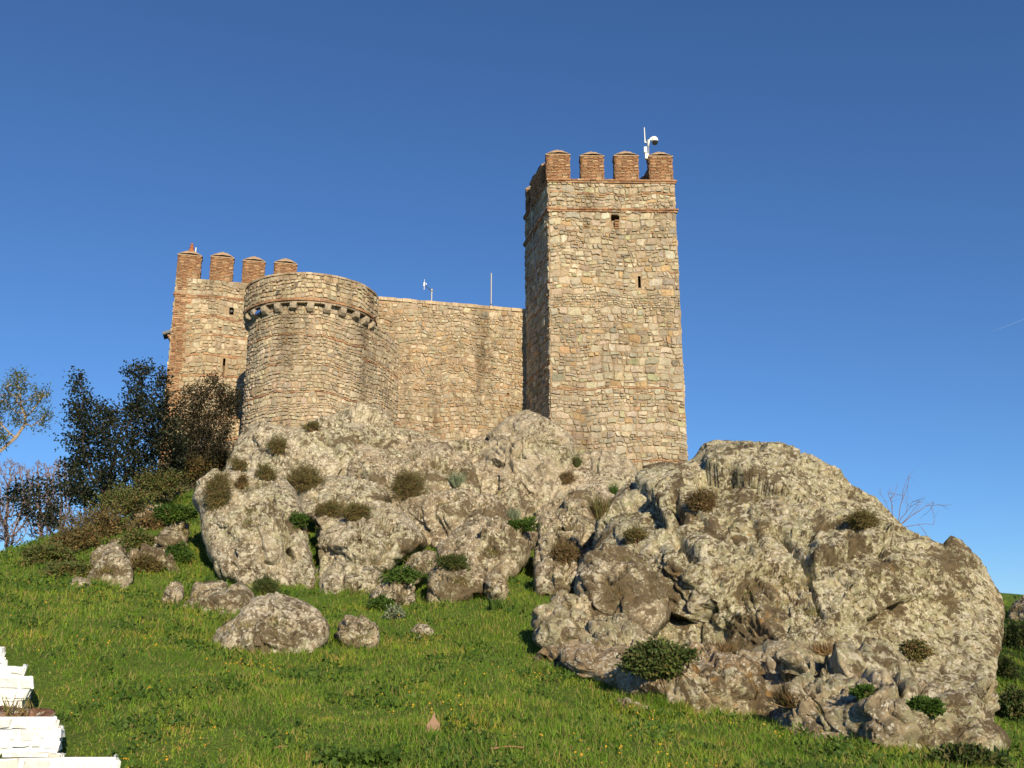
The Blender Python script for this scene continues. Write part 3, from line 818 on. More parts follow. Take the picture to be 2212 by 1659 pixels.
# cable down the shaded flank
sidep = lambda px, py: (lambda d, nn: C0 + d * (np.dot(FL - C0, nn) / np.dot(d, nn)) + nn * .07)(ray(px, py), np.array([-es[1], es[0], 0]))
mb = MB(); mb.tube([sidep(1149, 440), sidep(1152, 480), sidep(1155, 530), sidep(1159, 570), sidep(1163, 600), sidep(1168, 640)], [.016] * 6, 5)
tag(mb.build("cable", M_WIRE), "thin pale cable hanging down the shaded flank of the square tower", "cable")
mb = MB(); an = R(-54) - azc; q = np.array([RC[0] + (RS + .12) * math.sin(an), RC[1] - (RS + .12) * math.cos(an), ZL - .22])
mb.tube([q + (-.06, -.02, -.03), q + (.12, -.10, .03)], [.08, .08], 8)  # short blue cylinder added for an unidentified blue spot among the corbels
tag(mb.build("blue_object", M_BLUE), "short blue object between two corbels of the round tower", "pipe")

# ------------------------------------------------------------------ rocks
M_RL = mat_rock("lichened_rock_pale", pale=1.0, green=.55, brown=.36, specks=.65, tan=(.355, .30, .215))
M_RW = mat_rock("lichened_rock_white", pale=1.5, green=.3, brown=.4, specks=.5, tan=(.37, .30, .21))
M_RM = mat_rock("lichened_rock_mid", pale=.75, green=.45, brown=.5, specks=.7, tan=(.36, .29, .20))
M_RR = mat_rock("lichened_rock_green", pale=.85, green=.95, brown=.58, tan=(.385, .32, .205), orange=.3, specks=.95)
M_RF = mat_rock("lichened_rock_low", pale=.6, green=.6, brown=.35, tan=(.39, .315, .21), orange=.4)
M_RP = mat_rock("lichened_rock_bare", pale=.5, green=.35, brown=.1, tan=(.40, .34, .25), orange=.1, pink=(.54, .37, .25), pinks=[(at(1222, 980, 34.3), 1.25), (at(1195, 1045, 33.2), 1.1)])

ROCKV, CREV = [], []
def rock(label, out, Yb, Yt, T, seed, mat, amp=1.0, res=0.06, grain=None, cracks=(), cat="boulder", name="boulder", q=3.0, back=0.8, facet=1.0, rough=1.0, sink=12, flakes=None, fdir=1.05, cuts=7, group=None):
    """solid rock: surveyed outline on a leaning plane, bulging towards and away from the viewer, then faulted and weathered"""
    rng = np.random.RandomState(seed)
    o = np.array(out, float)
    if flakes is None: flakes = int(np.clip(np.ptp(o[:, 0]) * np.ptp(o[:, 1]) / 3600, 2, 12))
    yc_, hh_ = (o[:, 1].max() + o[:, 1].min()) / 2, np.ptp(o[:, 1]) / 2
    o[:, 1] += sink * np.clip((o[:, 1] - yc_) / hh_, 0, 1)  # foot buried in the soil
    for _ in range(2):                                    # round the corners
        a, b = o, np.roll(o, -1, 0); o = np.stack([a * .84 + b * .16, a * .16 + b * .84], 1).reshape(-1, 2)
    y0, y1 = o[:, 1].max(), o[:, 1].min()
    def lift(p):
        t = (y0 - p[1]) / (y0 - y1); return at(p[0], p[1], Yb + (Yt - Yb) * t)
    c2 = (o.max(0) + o.min(0)) / 2 * .5 + o.mean(0) * .5
    an = np.arctan2(o[:, 1] - c2[1], o[:, 0] - c2[0]); k = np.argsort(an); an, oo = an[k], o[k]
    P3 = np.array([lift(p) for p in oo]); C3 = lift(c2)
    rad = np.linalg.norm(P3 - C3, axis=1)
    n_t = int(np.clip(np.sum(np.linalg.norm(np.diff(P3, axis=0), axis=1)) / res, 48, 1000)); n_r = int(np.clip(rad.max() / res, 10, 170))
    th = np.linspace(-math.pi, math.pi, n_t, endpoint=False)
    E = np.stack([np.interp(th, an, P3[:, j], period=2 * math.pi) for j in range(3)], 1)
    up = lift((c2[0], y1)) - lift((c2[0], y0)); rt_ = np.array([1.0, 0, 0])
    view = C3 - C0; view /= np.linalg.norm(view)
    nrm = np.cross(up, rt_); nrm /= np.linalg.norm(nrm)
    if nrm @ view > 0: nrm = -nrm
    nrm = nrm * .3 - view * .7; nrm /= np.linalg.norm(nrm)
    rr = (np.arange(1, n_r + 1) / n_r) ** .82
    V = [C3[None] + nrm * T]
    for r_ in rr: V.append(C3 + (E - C3) * r_ + nrm * T * (1 - r_ ** q) ** .5)
    nb = max(6, n_r // 6); rb = np.linspace(1, 0, nb + 1)[1:-1]
    for r_ in rb: V.append(C3 + (E - C3) * r_ - nrm * T * back * (1 - r_ ** 2.6) ** .5)
    V.append(C3[None] - nrm * T * back)
    V = np.concatenate(V)
    i = np.arange(n_t); k2 = (i + 1) % n_t
    Tn = [np.stack([np.zeros(n_t, int), 1 + i, 1 + k2], 1)]
    rows = n_r + len(rb)
    Qs = [np.stack([1 + a * n_t + i, 1 + (a + 1) * n_t + i, 1 + (a + 1) * n_t + k2, 1 + a * n_t + k2], 1) for a in range(rows - 1)]
    last = 1 + (rows - 1) * n_t; Tn.append(np.stack([last + i, np.full(n_t, len(V) - 1), last + k2], 1))
    Q, Tq = np.concatenate(Qs), np.concatenate(Tn)
    # normals
    def normals(V):
        N = np.zeros_like(V); fn = np.cross(V[Q[:, 2]] - V[Q[:, 0]], V[Q[:, 3]] - V[Q[:, 1]])
        for j in range(4): np.add.at(N, Q[:, j], fn)
        N /= np.linalg.norm(N, axis=1)[:, None] + 1e-12
        s = np.sign((N * (V - (C3 - nrm * T * .2))).sum(1)); N *= s[:, None]; N[0] = nrm; N[-1] = -nrm
        return N
    edge = np.concatenate([[0], np.repeat(rr, n_t), np.repeat(np.ones(len(rb)), n_t), [1]])
    for c_ in range(cuts):                                # split faces: the blob is trimmed by flat joint planes
        d_ = nrm + rng.normal(size=3) * np.array([.5, .2, .25]) + np.array([0, 0, .15]); d_ /= np.linalg.norm(d_)
        h_ = (V - C3) @ d_; lim = np.quantile(h_, rng.uniform(.80, .95))
        ex = np.maximum(0, h_ - lim) * np.clip(1.5 * (1 - edge ** 3), 0, .95); V = V - d_ * ex[:, None]
    N = normals(V)
    size = rad.max()
    s0 = rng.uniform(-50, 50, 3); Pq = V + s0
    D = np.zeros(len(V))
    wP = Pq + np.stack([fbm(Pq * .9 + 3, 3), fbm(Pq * .9 + 31, 3), fbm(Pq * .9 + 57, 3)], 1) * .16
    for sz, tl, st, ck_, sd_ in ((min(3.2, size * .9), .24, .15, .26, 1), (min(1.3, size * .45), .20, .06, .15, 2), (.48, .14, .016, .02, 3)):
        f1, f2, hid, off = cells(wP, sz, seed * 7 + sd_)
        D += facet * (tl * np.clip((off * _g[hid]).sum(1), -.5 * sz, .5 * sz) + st * _g[(hid * 7 + 3) & 255][:, 0])
        if ck_: D -= facet * ck_ * np.exp(-((f2 - f1) / (.04 + .012 * sz)) ** 2) * np.clip(pn(Pq * .9 + 7 * sd_) * 3, 0, 1)
    D += .16 * fbm(Pq * .5, 3) + .045 * fbm(Pq * 1.9 + 9, 3, gain=.55) + rough * (.035 * fbm(Pq * 5.5 + 3, 4, gain=.6))
    if grain is not None:                                 # fractures running along a bedding direction
        gdir, gs = np.array(grain[:3], float), grain[3]
        gdir /= np.linalg.norm(gdir); par = (Pq @ gdir)[:, None] * gdir; Gp = (Pq - par) + par * .22 + .15 * np.stack([fbm(Pq * 1.3, 2)] * 3, 1)
        D -= gs * .14 * np.clip(ridged(Gp * 1.6 + 2, 2) - .46, 0, 1)
    px, py = proj(V); fl = rng.uniform(o.min(0), o.max(0), (400, 2)); fl = fl[inpoly(fl[:, 0], fl[:, 1], o) & (fl[:, 1] > o[:, 1].min() + .22 * np.ptp(o[:, 1]))][:flakes]
    mpp = np.linalg.norm(C3 - C0) / FPX
    for q_ in fl:                                         # spalled flakes: a sharp step along a short slanting fracture
        an_ = fdir + rng.normal() * .28; t_ = np.array([math.cos(an_), math.sin(an_)]); n_ = np.array([t_[1], -t_[0]])
        if n_[0] < 0: n_ = -n_
        ln = rng.choice([.2, .3, .45, .9]) * rng.uniform(.7, 1.3) * min(1.0, size / 3) + .15; dp = rng.uniform(.06, .17) * min(1, size / 2.5 + .3)
        al = ((px - q_[0]) * t_[0] + (py - q_[1]) * t_[1]) * mpp; sd2 = ((px - q_[0]) * n_[0] + (py - q_[1]) * n_[1]) * mpp
        near_ = (np.abs(al) < ln * 1.6) & (np.abs(sd2) < 1.4)
        if not near_.any(): continue
        a_, s_ = al[near_], sd2[near_] + .05 * pn(Pq[near_] * 4) + .10 * pn(Pq[near_] * 1.3)
        win = np.clip(1.3 - np.abs(a_) / ln, 0, 1) ** .6
        D[near_] += win * dp * (np.where(s_ > 0, .75 * np.exp(-s_ / .38), 0) - .7 * np.exp(-((s_ + .03) / .05) ** 2))
    lowq = np.quantile(D, .16); okc = (D < lowq) & (N[:, 2] > .25) & ((V - C3) @ nrm > 0)
    if okc.any(): CREV.append((V + N * (D * amp)[:, None])[okc][rng.permutation(okc.sum())[:max(3, int(size * 16))]])
    V2 = V + N * (D * amp * (1 - .7 * edge ** 5))[:, None]
    for ck in cracks:                                     # big open joints
        w_, dp = ck[0], ck[1]; pl = [np.array(proj(C0 + (np.array(lift(p)) - C0))) for p in ck[2:]]
        px, py = proj(V); best = np.full(len(V), 1e9)
        for a, b in zip(pl[:-1], pl[1:]):
            ab = b - a; t = np.clip(((px - a[0]) * ab[0] + (py - a[1]) * ab[1]) / (ab @ ab), 0, 1)
            best = np.minimum(best, np.hypot(px - a[0] - t * ab[0], py - a[1] - t * ab[1]))
        best *= np.linalg.norm(C3 - C0) / FPX
        best += .05 * pn(Pq * 3)
        V2 -= N * (dp * np.exp(-(best / w_) ** 2) * (edge <= 1))[:, None]
    ROCKV.append(V2)
    mb = MB(); mb.add(V2, Q, Tq)
    org = C3
    o_ = mb.build(name, mat, smooth=True, origin=org)
    me = o_.data; me.shade_smooth()
    return tag(o_, label, cat, group)

def c6(*p): return [(406.6 + x * .3268, 881 + y * .3268) for x, y in p]
def c7(*p): return [(813.3 + x * .286, 881 + y * .286) for x, y in p]
G1 = (.5, .3, -.7, .5)
# left mass
rock("broad lichened rock face directly under the round tower, crowned by small shrubs", c6((250, 330), (320, 210), (420, 140), (560, 165), (700, 140), (870, 105), (1000, 70), (1150, 40), (1300, 70), (1380, 200), (1420, 330), (1400, 480), (1250, 560), (1000, 600), (700, 640), (400, 560), (250, 470)), 31.0, 36.0, 1.5, 101, M_RL, .9, .07, (.4, .1, -.9, .25), cat="rock", name="rock_mass")
rock("big upright slab of grey rock at the left end of the outcrop, overhanging the slope", c6((30, 600), (70, 530), (200, 430), (330, 400), (520, 430), (650, 500), (730, 590), (780, 760), (835, 1000), (840, 1200), (640, 1220), (440, 1200), (310, 1135), (200, 1090), (140, 980), (100, 860), (85, 720), (35, 650)), 23.7, 27.6, 1.3, 102, M_RL, .8, .05, (.15, .1, -1, .35), q=5.0, facet=.75, rough=1.3, cracks=[(.10, .5, (621, 1110), (622, 1150), (620, 1210))])
rock("rounded pale boulder on the middle tier between three cushion shrubs", c6((710, 590), (740, 540), (820, 500), (900, 475), (1030, 475), (1150, 485), (1300, 550), (1345, 640), (1300, 700), (1150, 760), (1000, 770), (860, 710), (740, 690)), 28.0, 31.0, 1.0, 103, M_RL, .75, .055, G1, sink=26)
rock("bulging pale boulder with a vertical crack beside the big left slab", c6((790, 740), (920, 725), (1080, 770), (1250, 700), (1350, 730), (1460, 800), (1590, 910), (1420, 990), (1340, 1060), (1250, 1085), (1050, 1085), (900, 1100), (830, 1190), (800, 1100), (780, 900)), 24.4, 28.2, 1.3, 104, M_RL, .85, .05, G1, sink=24, cracks=[(.12, .45, (664, 1125), (668, 1180), (671, 1230))])
rock("low pale knuckle of rock in the grass below the bulging boulder", c6((850, 1290), (870, 1130), (950, 1060), (1060, 1060), (1200, 1085), (1310, 1120), (1270, 1200), (1240, 1290), (1100, 1330), (1000, 1290)), 23.0, 24.6, .8, 105, M_RL, .8, .05, G1, cracks=[(.08, .4, (737, 1240), (733, 1290))])
rock("low flat shelf of rock at the foot of the overhanging left slab", c6((-40, 1340), (0, 1260), (60, 1205), (150, 1180), (250, 1200), (380, 1240), (430, 1290), (390, 1330), (200, 1370), (20, 1380)), 20.4, 23.0, .7, 106, M_RM, .8, .05, G1, sink=16)
rock("whitest lichen-spotted boulder lying alone in the grass, left of centre", c6((150, 1640), (155, 1530), (240, 1440), (400, 1360), (470, 1298), (620, 1300), (760, 1335), (870, 1380), (945, 1440), (935, 1540), (860, 1600), (740, 1690), (600, 1660), (400, 1670), (230, 1670)), 17.2, 18.4, .8, 107, M_RW, .7, .04, G1)
rock("small tan boulder half sunk in the grass beside the whitest boulder", c6((945, 1510), (1000, 1400), (1080, 1392), (1200, 1445), (1285, 1540), (1190, 1580), (1050, 1580)), 17.6, 18.6, .5, 108, M_RM, .7, .04, G1)
rock("flat grey stone poking out behind the whitest boulder's left shoulder", c6((200, 1430), (260, 1405), (380, 1380), (420, 1420), (330, 1470), (220, 1470)), 18.8, 19.4, .35, 109, M_RM, .6, .04, cat="stone", name="stone")
rock("continuous leaning bedrock seen in the clefts between the central boulders", [(440, 1180), (450, 1060), (520, 975), (640, 940), (860, 925), (980, 960), (1060, 930), (1180, 930), (1260, 1000), (1330, 1040), (1330, 1120), (1260, 1230), (1180, 1265), (1050, 1285), (880, 1290), (700, 1275), (560, 1260)], 25.6, 36.4, .9, 100, M_RM, .9, .075, q=4.0, flakes=30, cat="bedrock", name="bedrock")
# centre
rock("pointed pinnacle rock with a bare pinkish patch between the square tower and curtain wall", c7((690, 560), (720, 480), (770, 300), (800, 200), (900, 115), (1000, 55), (1130, 30), (1250, 60), (1330, 105), (1400, 155), (1500, 215), (1520, 300), (1490, 440), (1420, 560), (1360, 700), (1250, 800), (1000, 800), (800, 740)), 32.0, 37.2, 1.5, 111, M_RP, .95, .055, (.7, .2, -.7, .4), cracks=[(.07, .4, (1116, 991), (1100, 975), (1110, 985), (1130, 992)), (.10, .5, (1096, 925), (1100, 905))], cat="rock pinnacle", name="pinnacle_rock")
rock("squarish pale block leaning against the left of the pinnacle rock", c7((560, 420), (590, 300), (650, 268), (775, 272), (760, 350), (705, 450), (700, 520), (560, 560), (400, 560), (330, 480), (450, 430)), 33.4, 35.6, .8, 112, M_RP, .8, .05)
rock("smooth tan rock slope at the foot of the square tower", c7((1330, 700), (1400, 520), (1500, 400), (1600, 350), (1760, 340), (1900, 420), (1990, 520), (1930, 640), (1800, 720), (1700, 800), (1500, 840), (1340, 800)), 31.0, 36.6, 1.0, 113, M_RP, .7, .06, cat="rock slope", name="rock_slope")
rock("wide pale middle ledge below the pinnacle rock, right of the round dark shrub", c7((60, 760), (130, 745), (350, 720), (480, 660), (640, 635), (800, 690), (1000, 750), (1000, 850), (820, 900), (620, 960), (480, 1020), (370, 1010), (150, 900)), 27.8, 30.6, 1.1, 114, M_RM, .85, .055, G1, cat="rock ledge", name="rock_ledge")
rock("large humped boulder in the centre of the outcrop, above the grassy pocket", c7((450, 1200), (455, 1060), (620, 930), (830, 850), (950, 870), (1080, 920), (1240, 950), (1200, 1050), (1110, 1180), (1060, 1240), (880, 1300), (740, 1320), (560, 1290)), 24.0, 27.2, 1.2, 115, M_RM, .9, .05, G1, sink=20)
rock("small knobbly rock between the grass tuft and the dark gully", c7((1210, 870), (1340, 790), (1480, 820), (1560, 830), (1520, 940), (1400, 1000), (1240, 990)), 27.2, 28.8, .6, 116, M_RM, .9, .05, G1)
rock("slanting ridged rock on the left side of the dark gully", c7((1180, 1120), (1240, 970), (1400, 945), (1560, 830), (1590, 950), (1510, 1090), (1400, 1200), (1210, 1260)), 24.2, 27.0, .8, 117, M_RM, 1.0, .05, (.6, .2, .6, .5))
rock("dark shaded rock at the bottom of the gully", c7((1205, 1190), (1300, 1120), (1500, 1160), (1530, 1260), (1470, 1360), (1350, 1420), (1200, 1390)), 22.2, 23.4, .5, 118, M_RM, 1.0, .05, G1)
rock("blocky brown-stained rock standing in front of the humped boulder", c7((370, 1260), (430, 1215), (580, 1185), (720, 1205), (840, 1290), (810, 1390), (700, 1460), (560, 1520), (390, 1520)), 22.0, 23.2, .8, 119, mat_rock("lichened_rock_brown", pale=.45, green=.4, brown=.75), .85, .045, G1)
rock("small pale stone in the grass right of the blocky brown-stained rock", c7((800, 1390), (870, 1300), (970, 1325), (1000, 1390), (940, 1440), (850, 1440)), 21.6, 22.2, .4, 120, M_RM, .7, .04, cat="stone", name="stone")
rock("smooth slanting slab in the grassy pocket left of the humped boulder", c7((140, 1270), (200, 1190), (300, 1125), (450, 1085), (470, 1180), (380, 1255), (300, 1300)), 23.0, 24.8, .45, 121, M_RM, .5, .045)
rock("knobbly grey rock at the left edge of the grassy pocket", c7((-60, 1480), (-30, 1400), (60, 1340), (150, 1345), (280, 1385), (310, 1470), (170, 1520), (20, 1520)), 21.4, 22.8, .6, 122, M_RM, 1.0, .045, G1)
rock("rough earthy bank of rock filling the gully behind the humped boulder", [(1100, 1200), (1120, 1150), (1170, 1100), (1240, 1070), (1310, 1060), (1330, 1130), (1290, 1210), (1200, 1250)], 27.0, 31.0, .7, 123, M_RM, 1.0, .06, cat="rock bank", name="rock_bank")
rock("shallow rock bench between the pinnacle rock and the rounded middle boulder", [(830, 1060), (840, 1000), (880, 960), (960, 950), (1020, 1000), (1040, 1060), (1000, 1110), (880, 1110)], 30.8, 33.6, .8, 124, M_RM, .9, .06, cat="rock bench", name="rock_bench")
# right
GR = (.62, .25, -.75, .6)
rock("huge greenish lichen-covered rock dome filling the right of the picture", [(1250, 1330), (1245, 1260), (1285, 1190), (1290, 1130), (1335, 1060), (1400, 1030), (1490, 1006), (1515, 975), (1545, 968), (1600, 975), (1660, 980), (1750, 1015), (1810, 1035), (1840, 1072), (1900, 1105), (1950, 1150), (1995, 1180), (2050, 1205), (2110, 1235), (2150, 1280), (2165, 1330), (2164, 1400), (2150, 1470), (2120, 1530), (2000, 1560), (1850, 1560), (1700, 1540), (1500, 1500), (1350, 1440), (1260, 1390)], 17.5, 27.0, 2.4, 131, M_RR, 1.0, .05, GR, facet=.7, rough=1.7, flakes=70, cuts=8, fdir=.95, cracks=[(.12, .45, (1465, 1170), (1480, 1200), (1498, 1225)), (.08, .4, (1690, 1150), (1725, 1195), (1750, 1230)), (.09, .4, (1460, 1100), (1470, 1130), (1450, 1145)), (.08, .35, (1575, 1160), (1600, 1190)), (.08, .35, (2230, 0), (2231, 1))], cat="rock dome", name="rock_dome")
rock("brown-blotched lobe of rock at the lower left of the great dome", [(1240, 1290), (1243, 1225), (1262, 1195), (1310, 1185), (1380, 1200), (1440, 1260), (1450, 1330), (1400, 1375), (1300, 1370), (1250, 1340)], 18.6, 20.4, .9, 132, mat_rock("lichened_rock_blotched", pale=.7, green=.35, brown=.95), .8, .045, GR)
rock("dark rounded hump of rock on the skyline of the great dome's right shoulder", [(1960, 1190), (1975, 1165), (2010, 1172), (2050, 1195), (2100, 1218), (2140, 1240), (2155, 1275), (2100, 1280), (2000, 1240)], 27.6, 28.6, .8, 133, mat_rock("lichened_rock_dark", pale=.3, green=.5, brown=1.0), .6, .06)
rock("square pale block at the lower left corner of the great dome, beside the grass", [(1142, 1345), (1150, 1322), (1200, 1310), (1250, 1325), (1300, 1350), (1290, 1400), (1200, 1402), (1148, 1388)], 17.8, 18.8, .7, 134, M_RF, .75, .04, G1)
rock("jagged pale stone wedged above the square block", [(1190, 1300), (1215, 1280), (1260, 1285), (1290, 1320), (1270, 1345), (1215, 1330)], 18.6, 19.2, .4, 135, M_RF, .8, .04, cat="stone", name="stone")
rock("striped tan shelf of rock left of the dark green leafy bush", [(1200, 1420), (1240, 1370), (1300, 1345), (1370, 1360), (1440, 1385), (1420, 1430), (1330, 1450), (1240, 1450)], 16.6, 18.6, .6, 136, M_RF, .9, .04, G1, sink=40, cat="rock shelf", name="rock_shelf")
rock("long orange-stained ledge of rock running along the edge of the meadow", [(1150, 1440), (1200, 1412), (1330, 1440), (1430, 1450), (1540, 1440), (1640, 1470), (1700, 1510), (1690, 1560), (1600, 1570), (1500, 1560), (1400, 1530), (1330, 1500), (1240, 1470)], 13.8, 17.8, .7, 137, mat_rock("lichened_rock_orange", pale=.75, green=.3, brown=.4, tan=(.39, .29, .18), orange=.9), 1.0, .04, (.8, .2, -.4, .5), sink=45, cat="rock ledge", name="rock_ledge")
rock("two-toned yellow-stained stone in the grass below the orange-stained ledge", [(1320, 1520), (1340, 1508), (1400, 1525), (1440, 1540), (1430, 1552), (1330, 1538)], 14.2, 14.5, .25, 138, M_RF, .6, .03, cat="stone", name="stone")
rock("crumbling sloping foot of the outcrop in the lower right corner", [(1675, 1590), (1690, 1530), (1730, 1495), (1800, 1480), (1920, 1490), (2040, 1510), (2110, 1545), (2190, 1605), (2140, 1628), (2000, 1640), (1880, 1655), (1760, 1630)], 12.6, 15.0, 1.0, 139, M_RF, 1.0, .036, None, sink=25, flakes=16, fdir=.7, rough=1.6, cat="outcrop", name="weathered_outcrop")
rock("knobbly boulder between the dry brown tufts and the crumbling foot", [(1690, 1560), (1700, 1505), (1740, 1480), (1790, 1490), (1850, 1520), (1830, 1580), (1740, 1590)], 13.2, 14.4, .6, 140, M_RF, .9, .036, G1)
rock("broken ledge of rock below the dry tuft on the great dome", [(1560, 1440), (1640, 1400), (1760, 1410), (1880, 1430), (1990, 1470), (1970, 1520), (1850, 1530), (1720, 1510), (1620, 1490)], 15.2, 17.2, .8, 141, M_RF, 1.05, .042, (.7, .3, -.5, .6), cat="rock ledge", name="rock_ledge")
rock("shaded pale rock at the foot of the great dome's right edge", [(2070, 1500), (2110, 1480), (2150, 1480), (2165, 1530), (2130, 1560), (2080, 1545)], 16.2, 16.8, .5, 142, M_RF, .7, .045, G1)
# on the left slope
rock("weathered pale rock exposed low on the left slope", [(170, 1262), (205, 1205), (239, 1178), (268, 1190), (290, 1248), (262, 1275)], 22.4, 24.6, .6, 151, M_RM, .8, .06)
rock("pale rock exposed on the left slope beside the overhanging slab", [(322, 1205), (345, 1150), (380, 1128), (415, 1128), (410, 1172), (380, 1205), (340, 1222)], 25.6, 28.2, .6, 152, M_RM, .8, .06)
rock("highest small pale rock on the left slope under the bushes", [(285, 1120), (310, 1100), (345, 1088), (350, 1112), (310, 1140)], 29.4, 30.8, .4, 153, M_RM, .7, .06)
rock("long mossy bank of bedrock showing through the left slope, left of the overhanging slab", [(200, 1262), (225, 1205), (265, 1160), (310, 1125), (350, 1105), (395, 1095), (412, 1140), (402, 1200), (375, 1250), (320, 1270), (250, 1280)], 21.8, 34.6, .55, 157, mat_rock("lichened_rock_mossy", pale=.7, green=.5, brown=.75, specks=.7, tan=(.40, .32, .20)), .9, .06, facet=1.4, cat="bedrock", name="bedrock")
rock("small broken pale rock at the left foot of the weathered rock", [(140, 1270), (165, 1245), (195, 1250), (205, 1275), (180, 1290), (150, 1288)], 21.8, 22.6, .3, 158, M_RM, .7, .05)
rock("small pale stone at the base of the left slope next to the low shelf", [(348, 1305), (355, 1275), (385, 1262), (395, 1285), (380, 1310)], 20.9, 22.2, .3, 154, M_RM, .6, .05, cat="stone", name="stone")
rock("thin pale stone lying in the middle of the meadow", [(880, 1362), (905, 1350), (940, 1356), (938, 1368), (900, 1372)], 18.6, 19.0, .15, 155, M_RL, .5, .03, cat="stone", name="stone")
rock("pale stone in the shaded grass at the right edge", [(2172, 1325), (2190, 1300), (2225, 1290), (2235, 1320), (2200, 1335)], 30.0, 31.5, .4, 156, M_RM, .6, .06, cat="stone", name="stone")

rock("reddish weathered stone lying on top of the white stepped wall", [(-120, 1552), (-100, 1532), (0, 1524), (60, 1532), (85, 1529), (118, 1530), (122, 1542), (105, 1550)], 10.35, 10.75, .12, 160, mat_rock("reddish_stone", pale=.45, green=0, brown=.2, tan=(.25, .14, .095), orange=0, specks=.3), .28, .02, sink=2, facet=.4, flakes=0, cat="stone", name="stone")
exec_after = []
# ------------------------------------------------------------------ foliage helpers
def leaf_quads(Cn, D, L, Wd, rng, twist=True):
    """leaf blades: centre base Cn, direction D, length L, width Wd -> V,Q"""
    n = len(Cn); D = D / (np.linalg.norm(D, axis=1)[:, None] + 1e-9)
    r = rng.normal(size=(n, 3)); Sd = np.cross(D, r); Sd /= np.linalg.norm(Sd, axis=1)[:, None] + 1e-9
    L = np.broadcast_to(L, (n,))[:, None]; Wd = np.broadcast_to(Wd, (n,))[:, None]
    nn = np.cross(D, Sd)
    V = np.stack([Cn, Cn + D * L * .5 + Sd * Wd * .5 + nn * L * .06, Cn + D * L, Cn + D * L * .5 - Sd * Wd * .5 + nn * L * .06], 1).reshape(-1, 3)
    return V, np.arange(4 * n).reshape(-1, 4)
def rdir(rng, n, up=0.0):
    d = rng.normal(size=(n, 3)); d /= np.linalg.norm(d, axis=1)[:, None]; d[:, 2] += up
    return d
def colonize(root, att, rng, step=.22, kill=.35, infl=2.5, trunk=None, iters=140):
    """space colonisation: nodes, parents"""
    nodes = [np.array(root, float)]; par = [-1]
    if trunk is not None:
        for p in trunk: nodes.append(np.array(p, float)); par.append(len(nodes) - 2)
    A = np.array(att, float)
    N = np.array(nodes)
    dist = np.linalg.norm(A[:, None] - N[None], axis=2); near = dist.argmin(1); nd = dist.min(1)
    for _ in range(iters):
        if len(A) == 0: break
        act = nd < max(infl, nd.min() + .01)
        new = []
        for k in np.unique(near[act]):
            m = act & (near == k); d = A[m] - N[k]; d /= np.linalg.norm(d, axis=1)[:, None] + 1e-9
            v = d.mean(0) + rng.normal(size=3) * .12; v /= np.linalg.norm(v) + 1e-9
            new.append((k, N[k] + v * step))
        if not new: break
        base = len(N); add = np.array([p for _, p in new]); par += [k for k, _ in new]
        N = np.concatenate([N, add])
        d2 = np.linalg.norm(A[:, None] - add[None], axis=2); j = d2.argmin(1); m = d2.min(1)
        b = m < nd; near = np.where(b, base + j, near); nd = np.minimum(nd, m)
        keep = nd > kill; A, near, nd = A[keep], near[keep], nd[keep]
    return N, np.array(par)
def skeleton(mb, N, par, tip=.012, pw=2.4, rmax=1.0, n=5):
    cnt = np.zeros(len(N)); kids = np.bincount(par[par >= 0], minlength=len(N))
    a = np.zeros(len(N)); a[kids == 0] = tip ** pw
    for i in range(len(N) - 1, 0, -1):
        if a[i] == 0: a[i] = tip ** pw
        a[par[i]] += a[i]
    r = np.minimum(a ** (1 / pw), rmax)
    idx = np.where(par >= 0)[0]; p0, p1 = N[par[idx]], N[idx]; r0, r1 = np.minimum(r[par[idx]], r[idx] * 1.35), r[idx]
    d = p1 - p0; d /= np.linalg.norm(d, axis=1)[:, None] + 1e-9
    ref = np.where(np.abs(d[:, 2:3]) < .9, [[0, 0, 1.0]], [[1.0, 0, 0]]); u = np.cross(d, ref); u /= np.linalg.norm(u, axis=1)[:, None] + 1e-9; w = np.cross(d, u)
    an = np.arange(n) * 2 * math.pi / n
    ring = u[:, None] * np.cos(an)[None, :, None] + w[:, None] * np.sin(an)[None, :, None]
    V = np.concatenate([p0[:, None] - d[:, None] * r0[:, None, None] * .3 + ring * r0[:, None, None], p1[:, None] + ring * r1[:, None, None]], 1)
    m = len(idx); b = np.arange(m)[:, None] * 2 * n; i = np.arange(n); k = (i + 1) % n
    Q = np.stack([b + i, b + k, b + n + k, b + n + i], 2).reshape(-1, 4)
    mb.add(V.reshape(-1, 3), Q); return r, kids
def fill(poly, Yc, depth, n, rng, hollow=0.0):
    """random points through a crown volume whose outline was surveyed at distance Yc"""
    p = np.array(poly, float); out = []
    cx = p.mean(0)
    while len(out) < n:
        q = rng.uniform(p.min(0), p.max(0), (200, 2)); q = q[inpoly(q[:, 0], q[:, 1], poly)]
        for x, y in q: out.append(at(x, y, Yc + rng.normal() * depth * .45))
    return np.array(out[:n])

def tree(name, label, cat, root, att, rng, bark, leafm, leaf=(.09, .05), per=14, spread=.16, tip=.010, step=.2, kill=.3, infl=2.5, trunk=None, rmax=.3, group=None, part=("trunk", "crown"), tipcut=99):
    o = empty(name, root); tag(o, label, cat, group)
    N, par = colonize(root, att, rng, step, kill, infl, trunk)
    mb = MB(); r, kids = skeleton(mb, N, par, tip, rmax=rmax)
    mb.build(part[0], bark, o, origin=root).location = (0, 0, 0)
    if leafm is not None:
        ends = N[(r < tip * 2.2)]
        c = np.repeat(ends, per, 0) + rng.normal(size=(len(ends) * per, 3)) * spread
        V, Q = leaf_quads(c, rdir(rng, len(c), .1), rng.uniform(.7, 1.3, len(c)) * leaf[0], leaf[1], rng)
        mb = MB(); mb.add(V, Q); mb.build(part[1], leafm, o, origin=root).location = (0, 0, 0)
    return o

